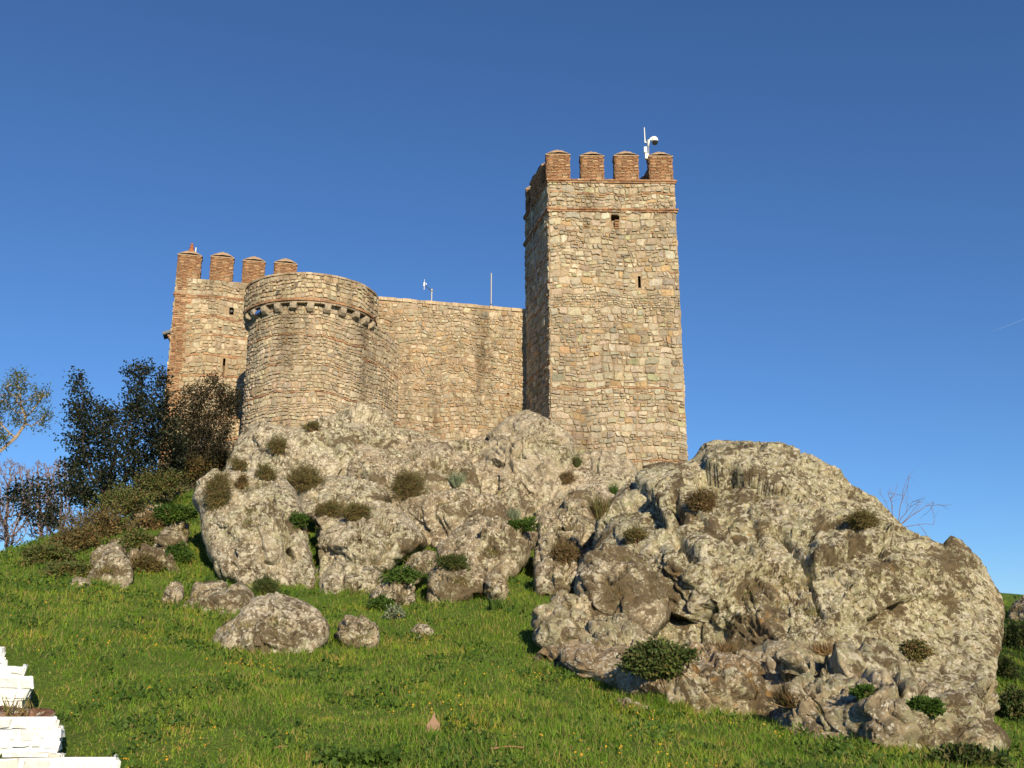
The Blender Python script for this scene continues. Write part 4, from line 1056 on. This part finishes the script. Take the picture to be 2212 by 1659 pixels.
M_OAK = mat_foliage("evergreen_leaves", (.010, .016, .009), (.028, .036, .018), trans=.15, rough=.45)
M_EUC = mat_foliage("eucalyptus_leaves", (.055, .075, .022), (.13, .15, .05), trans=.25)
M_BRAMG = mat_foliage("bramble_leaves_green", (.05, .075, .02), (.13, .16, .05), (.18, .13, .06), trans=.25)
M_BRAM = mat_foliage("bramble_leaves", (.065, .065, .024), (.17, .145, .06), (.20, .12, .06), trans=.25)
M_SHRUB = mat_foliage("cushion_leaves", (.075, .08, .03), (.19, .175, .07), (.21, .14, .075), trans=.25)
M_SHRUBG = mat_foliage("green_leaves", (.035, .075, .014), (.09, .16, .03), trans=.3)
M_SHRUBD = mat_foliage("dark_green_leaves", (.032, .058, .017), (.095, .135, .04), (.12, .11, .045), trans=.25)
M_SILV = mat_foliage("silver_leaves", (.13, .17, .10), (.26, .30, .21), trans=.2)
M_DRY = mat_foliage("dry_leaves", (.11, .075, .04), (.24, .16, .085), (.09, .09, .03), trans=.2)

# ---- trees at the left
rng = np.random.RandomState(200)
root = np.array(at(150, 1180, 37.0)); root = np.array([*at(215, 1120, 37.0)[:2], 0]); root[2] = g1(*root[:2]) - .1
oak = [(110, 1080), (140, 970), (122, 900), (150, 830), (150, 800), (185, 795), (195, 850), (240, 870), (280, 840), (262, 790), (300, 775), (345, 775), (368, 800), (372, 860), (360, 900), (380, 960), (350, 1040), (330, 1090), (250, 1090), (170, 1080)]
att = np.concatenate([fill(oak, 37.0, 1.8, 330, rng), fill([(140, 1050), (165, 960), (150, 890), (200, 860), (250, 900), (300, 850), (350, 870), (385, 900), (400, 1000), (360, 1090), (180, 1100)], 37.0, 1.8, 1000, rng)])
tree("evergreen_oak", "dense dark evergreen tree left of the corner tower", "tree", root, att, rng, M_BARKD, M_OAK, (.13, .075), 21, .15, tip=.011, rmax=.14)
root = np.array([*at(420, 1050, 39.8)[:2], 0]); root[2] = g1(*root[:2]) - .1
bush = [(365, 1000), (375, 880), (395, 840), (440, 815), (470, 800), (490, 840), (530, 835), (522, 880), (495, 940), (470, 990), (440, 1040), (380, 1050)]
att = np.concatenate([fill(bush, 40.0, 1.0, 620, rng), fill([(365, 1040), (375, 930), (420, 870), (470, 900), (460, 1000), (430, 1045)], 40.0, 1.0, 520, rng)])
tree("evergreen_bush", "thin twiggy dark bush growing against the corner tower wall", "tree", root, att, rng, M_BARKD, mat_foliage("dusky_leaves", (.014, .015, .008), (.040, .034, .016), trans=.12), (.09, .052), 36, .15, tip=.011, rmax=.08)
root = np.array(at(-70, 1075, 31.0)); root[2] = g1(*root[:2]) - .1
tr = [at(-60, 1040, 31), at(-35, 1000, 31), at(0, 975, 31), at(35, 945, 31), at(55, 915, 31)]
euc = [(-60, 900), (-40, 850), (0, 840), (20, 805), (45, 795), (58, 815), (90, 830), (115, 835), (118, 860), (95, 890), (110, 925), (60, 935), (0, 890), (-30, 930)]
cl_ = [[(15, 797), (58, 797), (62, 830), (18, 838)], [(60, 836), (118, 838), (112, 868), (72, 876)], [(-15, 845), (50, 840), (62, 876), (0, 888)], [(92, 878), (120, 882), (112, 904), (84, 908)], [(-10, 900), (26, 885), (24, 950), (-15, 965)], [(34, 884), (62, 892), (50, 918), (32, 910)], [(-60, 850), (-20, 840), (-25, 900), (-60, 910)]]
att = np.concatenate([fill(c, 31, .7, 60, rng) for c in cl_] + [[at(108, 928, 31), at(95, 925, 31)]])
tree("gum_tree", "pale-limbed tree with sunlit olive foliage at the left edge", "tree", root, att, rng, M_BARK, M_EUC, (.14, .034), 20, .12, tip=.011, rmax=.11, trunk=tr, infl=1.8)
M_TWIG2 = mat_plain("bare_twigs_far", (.19, .145, .15), .9, var=.3, scale=4)
for i, (px, py, top, w, Yd, lab) in enumerate(((20, 1200, 985, 60, 47, "tallest leafless purple-brown tree at the left edge under the gum tree"), (85, 1190, 990, 45, 50, "thin leafless purple-brown tree between the gum tree and the evergreen"), (128, 1170, 985, 38, 53, "leafless tree half hidden behind the dense dark evergreen"), (-25, 1220, 1010, 40, 45, "leafless tree cut off by the left edge of the picture"))):
    rng = np.random.RandomState(210 + i)
    root = np.array([*at(px, py, Yd)[:2], 0]); root[2] = g1(*root[:2]) - .1
    ol = [(px - w * .5, py - 25), (px - w, (py + top) / 2), (px - w * .7, top + 25), (px, top), (px + w * .7, top + 20), (px + w, (py + top) / 2), (px + w * .5, py - 25)]
    tree("bare_tree", lab, "tree", root, fill(ol, Yd, 1.6, 1500, rng), rng, M_TWIG2, None, tip=.011, step=.2, kill=.2, infl=3, rmax=.10, group="leafless trees beyond the left slope")
rng = np.random.RandomState(220)
root = np.array([*at(125, 1175, 33)[:2], 0]); root[2] = g1(*root[:2]) - .1
tree("evergreen_bush", "low straggling dark bush at the left end of the thicket", "tree", root, fill([(0, 1080), (30, 1030), (70, 1050), (100, 1020), (125, 1060), (135, 1130), (110, 1150), (40, 1110)], 33.5, 1.0, 260, rng), rng, M_BARKD, M_OAK, (.12, .07), 14, .15, tip=.010, rmax=.06)
# bare shrub behind the great dome
rng = np.random.RandomState(230)
b = at(1935, 1140, 28.5); mb = MB(); o = empty("bare_shrub", b); tag(o, "wispy leafless shrub on the skyline behind the great rock dome", "shrub")
def twig(mb, p, d, L, r, dep, rng):
    pts = [p]; q = p.copy(); dd = d / np.linalg.norm(d)
    for k in range(5):
        dd = dd + rng.normal(size=3) * .16; dd /= np.linalg.norm(dd); q = q + dd * L / 5; pts.append(q)
        if dep > 0 and k > 0 and rng.rand() < .6: twig(mb, q, dd + rng.normal(size=3) * .7, L * .5, r * .6, dep - 1, rng)
    mb.tube(pts, np.linspace(r, r * .4, len(pts)), 4)
for tx, ty in ((1950, 1020), (1915, 1085), (2000, 1062), (2005, 1105), (1965, 1085), (1985, 1120), (1900, 1060)):
    e_ = at(tx, ty, 28.5) - b; twig(mb, np.zeros(3), e_, np.linalg.norm(e_), .012, 2, rng)
mb.build("stems", M_TWIG, o)

# ---- shrubs and tufts on and around the rocks
dg = None
def surf(px, py, Ymin=8, Ymax=45):
    """nearest built surface along the surveyed ray"""
    global dg
    if dg is None:
        bpy.context.view_layer.update(); dg = bpy.context.evaluated_depsgraph_get()
    d = Vector(ray(px, py)).normalized()
    ok, loc, nor, _, ob, _ = S.ray_cast(dg, Vector(C0) + d * 5, d)
    return (np.array(loc), np.array(nor)) if ok else (at(px, py, 30), np.array([0, 0, 1.0]))
pend = []
def shrub(name, label, px, py, w, h, mat, kind="cushion", n=900, seed=0, leaf=(.10, .03), lean=0.0, group=None, cat="shrub"):
    pend.append((name, label, px, py, w, h, mat, kind, n, seed, leaf, lean, group, cat))
def grow(name, label, px, py, w, h, mat, kind, n, seed, leaf, lean, group, cat):
    rng = np.random.RandomState(300 + seed)
    base, nor = surf(px, py + h * .42)
    sc = np.linalg.norm(base - C0) / FPX
    rx, rz = w * sc * .44, h * sc * (.46 if kind != 'leafy' else .36)
    o = empty(name, base); tag(o, label, cat, group)
    ry = min(rx, rz * 1.6) * .75
    if kind in ("cushion", "leafy"):
        # stems fan out from the base, leaves sit in clumps at their ends
        n = int(n * 2.6) if kind == 'cushion' else int(n * 1.7); m = max(40, n // 26)
        d = rdir(rng, m, .2); d /= np.linalg.norm(d, axis=1)[:, None]
        lump = 1.0 + .75 * pn(d * 1.5 + seed * 3.7)[:, None] + .4 * pn(d * 3.6 + seed)[:, None]
        tips = d * np.array([rx, ry, rz]) * rng.uniform(.3, 1.0, m)[:, None] ** .5 * lump + np.array([0, -.04, rz * .72])
        tips[:, 2] = np.maximum(tips[:, 2], -.08 * rz)
        mb = MB()
        for t in tips: mb.tube([rng.normal(size=3) * .04, t * .55 + rng.normal(size=3) * .03, t], [.010, .007, .004], 3, cap=False)
        mb.build("stems", M_STEM, o)
        c = np.repeat(tips, n // m + 1, 0)
        c = c * rng.uniform(.75, 1.08, (len(c), 1)) + rng.normal(size=c.shape) * np.array([rx, ry, rz]) * .16
        dd = (np.repeat(d, n // m + 1, 0) * .8 + rdir(rng, len(c), .25))
    elif kind == "upright":
        m = n; a = rng.uniform(-1, 1, (m, 2)) * .35
        c = np.stack([a[:, 0] * rx, a[:, 1] * ry, np.zeros(m)], 1)
        dd = np.stack([a[:, 0] * 2 * rng.uniform(.3, 1.2, m) + rng.normal(size=m) * .12, a[:, 1] * 1.5, np.full(m, 1.6)], 1)
        leaf = (rz * 1.5, leaf[1] * .6); dd = dd + rng.normal(size=dd.shape) * .22
        c[:, 2] = -.05
    elif kind == "tuft":      # dry arching grass
        c = np.stack([rng.normal(size=n) * rx * .4, rng.normal(size=n) * ry * .4, np.full(n, -.04)], 1)
        dd = np.stack([rng.normal(size=n) * .7, rng.normal(size=n) * .5 - .2, rng.uniform(.4, 1.4, n)], 1)
        leaf = (rz * 1.4, leaf[1])
    if kind == 'cushion': leaf = (leaf[0] * .75, leaf[1] * .55)
    if kind == 'leafy': leaf = (leaf[0] * .8, leaf[1] * .75)
    V, Q = leaf_quads(c, dd, rng.uniform(.6, 1.35, len(c)) * leaf[0], leaf[1], rng)
    mb = MB(); mb.add(V, Q); mb.build("foliage" if kind != "tuft" else "blades", mat, o)
GS = "shrubs growing on the rock outcrop"
shrub("cushion_shrub", "olive cushion shrub on the left shoulder of the big upright slab", 470, 1058, 52, 78, M_SHRUB, n=2600, seed=1, group=GS)
shrub("cushion_shrub", "wide olive shrub above the rounded middle boulder", 655, 1033, 88, 58, M_SHRUB, n=2800, seed=2, group=GS)
shrub("cushion_shrub", "low green-brown shrub highest up below the round tower", 602, 962, 54, 36, M_SHRUB, n=1300, seed=3, group=GS)
shrub("cushion_shrub", "roundest dark green and brown bush in the centre of the outcrop", 880, 1045, 82, 66, M_SHRUB, n=3200, seed=4, group=GS)
shrub("cushion_shrub", "left half of the paired low shrubs under the rounded middle boulder", 712, 1100, 60, 34, M_SHRUB, n=1500, seed=5, group=GS)
shrub("cushion_shrub", "right half of the paired low shrubs under the rounded middle boulder", 768, 1104, 62, 40, M_SHRUB, n=1700, seed=6, group=GS)
shrub("leafy_shrub", "small bright green plant in the crack right of the big upright slab", 645, 1120, 40, 42, M_SHRUBG, "leafy", 700, 7, (.09, .05), group=GS)
shrub("spiky_shrub", "grey-green spiky plant left of the pinnacle rock", 988, 1032, 44, 46, M_SILV, "upright", 420, 8, (.3, .022), group=GS)
shrub("cushion_shrub", "faded small shrub on the upper face of the big left slab", 574, 1020, 40, 32, M_SHRUB, n=700, seed=9, group=GS)
shrub("cushion_shrub", "tiny dry brown shrub near the top of the big upright slab", 522, 1040, 26, 32, M_DRY, n=500, seed=10, group=GS)
shrub("leafy_shrub", "small yellowish shrub on the skyline edge left of the upper rock face", 518, 1003, 36, 26, M_SHRUB, n=500, seed=11, group=GS)
shrub("cushion_shrub", "small dark tuft right under the wall of the round tower", 672, 922, 34, 20, M_SHRUB, n=600, seed=12, group=GS)
shrub("spiky_shrub", "silvery upright clump beside the grassy patch in the centre", 1110, 1108, 40, 40, M_SILV, "upright", 420, 13, (.3, .022), group=GS)
shrub("leafy_shrub", "bright green low patch of leaves in the centre of the outcrop", 1124, 1132, 80, 26, M_SHRUBG, "leafy", 1100, 14, (.09, .05), group=GS)
shrub("cushion_shrub", "reddish brown dry shrub near the top of the great rock dome", 1518, 1080, 62, 42, M_DRY, n=1400, seed=15, group=GS)
shrub("cushion_shrub", "olive tuft on the right shoulder of the great rock dome", 1862, 1122, 54, 36, M_SHRUB, n=1200, seed=16, group=GS)
shrub("leafy_bush", "dark green leafy bush in the hollow at the foot of the great rock dome", 1418, 1420, 140, 74, M_SHRUBD, "leafy", 5200, 17, (.075, .055), cat="bush")
shrub("dry_tuft", "straw-coloured dry tuft on the lower right of the great rock dome", 1778, 1392, 78, 44, M_STRAW, "tuft", 420, 18, (.3, .012), cat="tuft")
shrub("leafy_shrub", "olive shrub at the right foot of the great rock dome", 1978, 1402, 60, 44, M_SHRUB, "leafy", 1600, 19, (.08, .045), group=GS)
shrub("dry_tuft", "brown dry tuft between the orange-stained ledge and the knobbly boulder", 1712, 1492, 62, 70, M_DRY, "tuft", 620, 20, (.3, .012), cat="tuft")
shrub("leafy_shrub", "green leafy plant above the crumbling foot at lower right", 2002, 1522, 60, 34, M_SHRUBG, "leafy", 1200, 21, (.08, .045), group=GS)
shrub("leafy_shrub", "small green patch between the broken ledge and crumbling foot", 1870, 1492, 50, 22, M_SHRUBG, "leafy", 500, 22, (.08, .04), group=GS)
shrub("cushion_shrub", "dark bushy shrub at the foot of the big upright slab", 572, 1268, 50, 34, M_SHRUBD, n=1600, seed=23, group=GS)
shrub("cushion_shrub", "flat dark shrub on the humped central boulder's left foot", 978, 1214, 74, 30, M_SHRUBD, n=1300, seed=24, group=GS)
shrub("cushion_shrub", "olive shrub in the crack on the great dome's left flank", 1372, 1156, 50, 34, M_SHRUB, n=900, seed=25, group=GS)
shrub("spiky_shrub", "long dark grassy clump hanging on the upper left edge of the great dome", 1296, 1090, 60, 70, M_SHRUB, "upright", 500, 26, (.3, .02), group=GS)
shrub("spiky_shrub", "narrow dark green tuft against the square tower's foot", 1246, 992, 20, 40, M_SHRUBD, "upright", 260, 27, (.3, .02), group=GS)
shrub("spiky_shrub", "small green tuft where the rock slope meets the great dome", 1326, 1052, 22, 34, M_SHRUBG, "upright", 200, 28, (.3, .02), group=GS)
shrub("cushion_shrub", "brownish shrub in the dark gully left of the great dome", 1218, 1192, 60, 44, M_DRY, n=1200, seed=29, group=GS)
shrub("cushion_shrub", "dry shrub on the bare pinkish face of the pinnacle rock", 1225, 1030, 34, 30, M_DRY, n=500, seed=30, group=GS)
shrub("leafy_shrub", "leafy green plant below the low pale knuckle of rock", 820, 1302, 44, 34, M_SHRUBG, "leafy", 900, 31, (.10, .05), group=GS)
shrub("silver_plant", "silver-grey rosette plant in the grass below the pale knuckle", 852, 1322, 40, 36, M_SILV, "leafy", 700, 32, (.08, .04), cat="plant")
shrub("leafy_shrub", "green plant in the grassy pocket beside the smooth slanting slab", 870, 1238, 80, 36, M_SHRUBG, "leafy", 1100, 33, (.09, .045), group=GS)
shrub("dock_plant", "broad-leaved bright weed in the grass left of the square pale block", 1072, 1302, 44, 40, M_SHRUBG, "upright", 60, 34, (.3, .09), cat="plant")
shrub("dry_tuft", "dry brown stalks at the lower edge of the great dome above the bush", 1560, 1385, 90, 50, M_DRY, "tuft", 260, 35, (.3, .010), cat="tuft")
shrub("leafy_bush", "dark green plants in the lower right corner below the crumbling foot", 2080, 1640, 120, 50, M_SHRUBD, "leafy", 2200, 36, (.10, .06), cat="bush")
shrub("leafy_bush", "green bush hugging the great dome's right-hand foot", 2165, 1440, 60, 60, M_SHRUBD, "leafy", 1600, 37, (.09, .05), cat="bush")
shrub("leafy_bush", "upper dark green bush on the shaded bank at the right edge", 2192, 1372, 60, 60, M_SHRUBD, "leafy", 1600, 39, (.11, .07), cat="bush")
shrub("leafy_bush", "lower dark green bush on the shaded bank at the right edge", 2200, 1520, 70, 80, M_SHRUBD, "leafy", 2000, 40, (.10, .06), cat="bush")
shrub("nasturtium", "round-leaved plant with yellow flowers at the bottom edge of the meadow", 790, 1640, 150, 46, M_SHRUBG, "leafy", 900, 38, (.075, .075), cat="plant")
BR_ = "tangled brambles on the left slope"
for i, (px, py, w, h, lab) in enumerate((
    (415, 1000, 120, 70, "bramble thicket under the corner tower wall"), (345, 1035, 130, 80, "widest bramble thicket on the crest of the left slope"),
    (270, 1075, 130, 90, "bramble thicket below the dense dark evergreen"), (215, 1125, 140, 90, "reddish bramble thicket in the middle of the left slope"),
    (300, 1160, 70, 50, "dark bramble bush between two pale rocks on the left slope"), (165, 1160, 110, 80, "bramble thicket next to the straggling dark bush"),
    (105, 1190, 110, 60, "lowest bramble thicket at the grassy left end"), (375, 1100, 80, 50, "green bush beside the overhanging slab on the left slope"),
    (470, 985, 60, 60, "dry bush at the corner between rock mass and corner tower"), (150, 1225, 110, 50, "scrubby bush left of the weathered pale rock"),
    (335, 1120, 80, 50, "dry bush touching the highest small pale rock on the left slope"), (385, 1190, 46, 60, "green weeds in the shade of the overhanging slab"),
    (310, 1215, 70, 40, "brown bush right of the weathered pale rock"))):
    h *= .72; py += 8
    m_ = M_DRY if i in (8, 10) else M_BRAMG if i in (1, 2, 4, 6, 9) else M_SHRUBG if i in (7, 11) else M_BRAM
    shrub("bramble", lab, px, py, w, h, m_, "cushion", 1150, 50 + i, (.13, .08), group=BR_, cat="bramble")
for a in pend: grow(*a)

# tree outside the frame on the right: its shade lies on the slope behind the great dome
rng = np.random.RandomState(260)
for tx, ty, lab in ((18.4, 10.4, "nearer dark evergreen tree standing just outside the right edge"), (21.6, 15.6, "farther dark evergreen tree standing just outside the right edge")):
    root = np.array([tx, ty, g1(tx, ty) - .1])
    att = rng.normal(size=(800, 3)) * np.array([1.5, 1.5, 2.0]) + np.array([tx, ty, root[2] + 5.8])
    att = att[att[:, 2] > root[2] + 1.5]
    tree("evergreen_oak", lab, "tree", root, att, rng, M_BARKD, M_OAK, (.22, .13), 12, .3, tip=.014, step=.35, kill=.5, infl=4, rmax=.22)

# ------------------------------------------------------------------ white stepped wall, lower left
ww = empty("stepped_wall", at(0, 1659, 9.0)); tag(ww, "whitewashed rubble wall stepping down the slope at the lower left", "wall")
wo = np.array(ww.location)
def white_block(xr, yt, yb, Yd, depth, seed, rows):
    rng = np.random.RandomState(seed); mb = MB()
    a, b = at(-300, yb, Yd), at(xr, yb, Yd); z1 = at(xr, yt, Yd)[2]; z0 = b[2] - .4
    edges = np.linspace(z0, z1, rows + 1); edges[1:-1] += rng.uniform(-.02, .02, rows - 1)
    wh = [((.84, .86, .88), 6), ((.80, .81, .81), 2), ((.72, .69, .64), .4)]
    for r_ in range(rows):
        e_ = b[0] + (rng.uniform(-.06, .05) - .12 * max(0, rows - 2 - r_) / rows - (.10 if r_ == rows - 1 and seed > 1 else 0)); d0 = rng.uniform(-.015, .015)
        f0, f1, f2 = np.array([a[0], Yd + d0]), np.array([e_, Yd + d0 + rng.uniform(-.02, .03)]), np.array([e_ * (1 + depth / Yd) - rng.uniform(.0, .06), Yd + depth])
        h = edges[r_ + 1] - edges[r_]
        for p, q, sd_ in ((f0, f1, 1), (f1, f2, 2)):
            P, L = flatP(p, q, edges[r_], 0)
            masonry(mb, L, h, P, seed * 10 + r_ + sd_, wh, course=(.10, .22), chunk=(.2, .75), joint=.005, relief=(.004, .035), wav=.02, brickp=0, mortar_col=(.84, .85, .86), thin=.25, redthin=0)
        t = edges[r_ + 1]; u = f0[0]
        V = [(f0[0], f0[1], t), (f1[0], f1[1], t), (f2[0], f2[1], t - .12 * depth), (f0[0], f2[1], t - .12 * depth)]
        mb.add(V, [(0, 1, 2, 3)], col=(.80, .80, .79))
    return mb
for args in ((245, 1636, 1690, 9.1, .5, 1, 4), (134, 1547, 1632, 10.1, .7, 2, 7), (62, 1438, 1508, 12.0, .6, 3, 6), (22, 1398, 1436, 13.2, .5, 4, 5)):
    wb = white_block(*args); Vw = np.concatenate(wb.v); wb.v = [Vw + np.stack([fbm(Vw * 5 + 1, 3), fbm(Vw * 5 + 21, 3), fbm(Vw * 5 + 41, 3)], 1) * np.array([.045, .02, .022])]
    wb.build("wall_step", M_WHITE, ww, color=True, origin=wo).location = (0, 0, 0)
# ------------------------------------------------------------------ grass, ground cover, flowers (stuff)
rng = np.random.RandomState(400)
def wedge(n, r0, r1, half, pw, rng):
    u = rng.rand(n); r_ = (r0 ** pw + u * (r1 ** pw - r0 ** pw)) ** (1 / pw)
    a = rng.uniform(-half, half, n); return r_ * np.sin(a), r_ * np.cos(a), r_
x, y, r_ = wedge(440000, 6.5, 40, R(35), .7, rng)
P2 = np.stack([x, y, np.zeros_like(x)], 1)
dn1 = fbm(P2 * .8 + 3, 3); dn2 = fbm(P2 * 2.6 + 8, 3)
keep = rng.rand(len(x)) < np.clip(.92 + dn2 * 1.4 + np.minimum(0, dn1 + .35) * .6, .62, 1)
x, y, r_, dn1, dn2 = x[keep], y[keep], r_[keep], dn1[keep], dn2[keep]
fr = []
for Vr in ROCKV:
    q_ = Vr[rng.rand(len(Vr)) < .5]; h_ = q_[:, 2] - ground(q_[:, 0], q_[:, 1]); q_ = q_[np.abs(h_) < .06]
    if len(q_): q_ = q_[rng.rand(len(q_)) < min(1.0, 900 / len(q_))]; fr.append(np.repeat(q_, 5, 0))
fr = np.concatenate(fr); fr = fr[:, :2] + rng.normal(size=(len(fr), 2)) * .09; nf = len(x)
x, y = np.concatenate([x, fr[:, 0]]), np.concatenate([y, fr[:, 1]]); r_ = np.hypot(x, y); dn1 = np.concatenate([dn1, rng.uniform(-.2, 1.0, len(fr))])
z = ground(x, y)
n = len(x); th = rng.uniform(0, 2 * math.pi, n); sc = (r_ / 11) ** .45
Ln = (.3 + .7 * np.clip(wall_dist(x, y) / 1.2, 0, 1)) * rng.uniform(.045, .13, n) * (1 + .9 * np.clip(dn1, -.45, 1)) * sc ** .6; Wd = rng.uniform(.007, .013, n) * sc
sd_ = np.stack([np.cos(th), np.sin(th), np.zeros(n)], 1); ln_ = rng.normal(size=(n, 2)) * .45
tip = np.stack([ln_[:, 0], ln_[:, 1], np.ones(n)], 1); tip /= np.linalg.norm(tip, axis=1)[:, None]
b0 = np.stack([x, y, z - .01], 1); mid = b0 + (tip * .55 + np.array([0, 0, .12])) * (Ln * .6)[:, None]; tp = b0 + tip * Ln[:, None] + np.stack([ln_[:, 0], ln_[:, 1], -np.abs(ln_[:, 0])], 1) * (Ln * .35)[:, None]
V = np.stack([b0 - sd_ * Wd[:, None] * .5, b0 + sd_ * Wd[:, None] * .5, mid + sd_ * Wd[:, None] * .4, mid - sd_ * Wd[:, None] * .4, tp], 1).reshape(-1, 3)
k5 = np.arange(n)[:, None] * 5
mb = MB(); mb.add(V, k5 + np.array([0, 1, 2, 3]), k5 + np.array([3, 2, 4]))
M_GRASS = mat_foliage("grass_blades", (.10, .20, .018), (.20, .32, .036), (.31, .26, .10), trans=.35, patch=.9, lo=(.62, .74, .6), hi=(1.65, 1.22, 1.15))
tag(mb.build("grass", M_GRASS), "short green meadow grass on the slope below the rocks", "grass", kind="stuff")
cv = np.concatenate(CREV); cv = np.repeat(cv, 12, 0) + rng.normal(size=(len(cv) * 12, 3)) * np.array([.07, .07, .02])
dd_ = np.stack([rng.normal(size=len(cv)) * .5, rng.normal(size=len(cv)) * .4 - .2, rng.uniform(.5, 1.3, len(cv))], 1)
V, Q = leaf_quads(cv - np.array([0, 0, .02]), dd_, rng.uniform(.06, .22, len(cv)), .012, rng)
mb = MB(); mb.add(V, Q); tag(mb.build("crevice_grass", mat_foliage("crevice_blades", (.16, .15, .055), (.28, .22, .10), (.10, .13, .035), trans=.25)), "thin dry grass and moss growing in the cracks of the rocks", "grass", kind="stuff")
x, y, r_ = wedge(90000, 6.5, 42, R(35), .9, rng); P2 = np.stack([x, y, np.zeros_like(x)], 1)
m = fbm(P2 * .9 + 40, 4) + .35 * (np.abs(x + 12 - y * .1) < 5) * (y > 20) > .22; x, y, r_ = x[m], y[m], r_[m]
z = ground(x, y); n = len(x); c = np.stack([x, y, z + rng.uniform(0, .10, n)], 1)
V, Q = leaf_quads(c, rdir(rng, n, .5), rng.uniform(.04, .10, n) * (r_ / 12) ** .4, rng.uniform(.03, .055, n) * (r_ / 12) ** .4, rng)
mb = MB(); mb.add(V, Q); tag(mb.build("ground_cover", mat_foliage("weed_leaves", (.035, .085, .015), (.10, .17, .03), trans=.3)), "low broad-leaved weeds mixed into the meadow grass", "weeds", kind="stuff")
x, y, r_ = wedge(4000, 8, 26, R(32), 1.0, rng); P2 = np.stack([x, y, np.zeros_like(x)], 1)
m = (fbm(P2 * .5 + 80, 3) + .25 * (x < -3) - .25 * (x > 4) > .25); x, y = x[m], y[m]; z = ground(x, y); n = len(x)
c0 = np.stack([x, y, z + rng.uniform(.08, .2, n)], 1); rad = rng.uniform(.006, .0125, n)
an = np.arange(6) * math.pi / 3; V = []
tl = rdir(rng, n, 1.2) + np.array([0, -.8, 0]); tl /= np.linalg.norm(tl, axis=1)[:, None]; u = np.cross(tl, [1.0, 0, 0]); u /= np.linalg.norm(u, axis=1)[:, None]; w = np.cross(tl, u)
ring = c0[:, None] + (u[:, None] * np.cos(an)[None, :, None] + w[:, None] * np.sin(an)[None, :, None]) * rad[:, None, None] + tl[:, None] * (rad * .3)[:, None, None]
V = np.concatenate([c0[:, None], ring], 1).reshape(-1, 3); b7 = np.arange(n)[:, None] * 7
T = np.concatenate([b7 + np.array([0, 1 + k, 1 + (k + 1) % 6]) for k in range(6)])
mb = MB(); mb.add(V, T=T); tag(mb.build("meadow_flowers", mat_foliage("yellow_petals", (.62, .30, .02), (.66, .42, .04), trans=.3)), "tiny yellow flowers scattered through the meadow grass", "flowers", kind="stuff")

# flat broken tile and sticks lying in the grass
def lay(px, py, Yd): p = at(px, py, Yd); return np.array([p[0], p[1], g1(p[0], p[1])])
b = lay(934, 1590, 10.6); mb = MB()
mb.add([b + v for v in ((-.06, 0, 0), (.065, 0, -.01), (.075, 0, .07), (.03, .01, .13), (.015, .01, .20), (-.01, .01, .13), (-.06, 0, .07), (-.06, .03, 0), (.065, .03, -.01), (.075, .03, .07), (.03, .04, .13), (.015, .035, .20), (-.01, .04, .13), (-.06, .03, .07))],
    [(0, 1, 8, 7), (1, 2, 9, 8), (2, 3, 10, 9), (3, 4, 11, 10), (4, 5, 12, 11), (5, 6, 13, 12), (6, 0, 7, 13), (0, 6, 2, 1), (6, 5, 3, 2), (7, 8, 9, 13), (13, 9, 10, 12)], [(5, 4, 3), (12, 10, 11)])
tag(mb.build("dead_leaf", mat_plain("pinkish_brown", (.27, .17, .12), .8)), "pinkish brown curled piece standing upright in the meadow grass", "dead leaf")
for (xa, ya, xb, yb, Yd, r0, lab, mt) in ((885, 1585, 925, 1592, 10.8, .010, "short tan stick beside the curled pinkish piece", M_STRAW), (1060, 1635, 1130, 1652, 9.6, .014, "orange-brown stick at the bottom edge of the meadow", M_TWIGR), (1140, 1420, 1180, 1390, 17.4, .014, "thin pale stick leaning at the meadow's edge near the ledge", M_STRAW), (1500, 1392, 1530, 1400, 16.2, .012, "reddish twig lying at the foot of the great dome", M_TWIGR), (580, 1632, 620, 1640, 9.8, .013, "reddish curled twig at the bottom left of the meadow", M_TWIGR)):
    a_, b_ = lay(xa, ya, Yd), lay(xb, yb, Yd); mid = (a_ + b_) / 2 + np.array([0, .02, .06])
    mb = MB(); mb.tube([a_ + (0, 0, .02), mid - (0, 0, .02), mid + (b_ - mid) * .5 + (0, 0, .01), b_ + (0, 0, .03)], [r0 * .6, r0 * .55, r0 * .5, r0 * .35], 6); tag(mb.build("stick", mt), lab, "stick", "sticks lying in the grass")

# faint condensation trail far away in the sky
k = NT("ice_cloud"); k.base((.9, .92, .95)); tp_ = k.n("ShaderNodeBsdfTransparent"); mx = k.n("ShaderNodeMixShader"); mx.inputs[0].default_value = .97
k.l(k.b.outputs[0], mx.inputs[1]); k.l(tp_.outputs[0], mx.inputs[2]); k.l(mx.outputs[0], k.out.inputs[0])
mb = MB(); mb.tube([at(2142, 716, 6000), at(2178, 703, 6000), at(2225, 684, 6000)], [1.0, 2.6, 3.0], 8)
tag(mb.build("contrail", k.m), "faint white condensation trail in the sky at the right edge", "contrail")
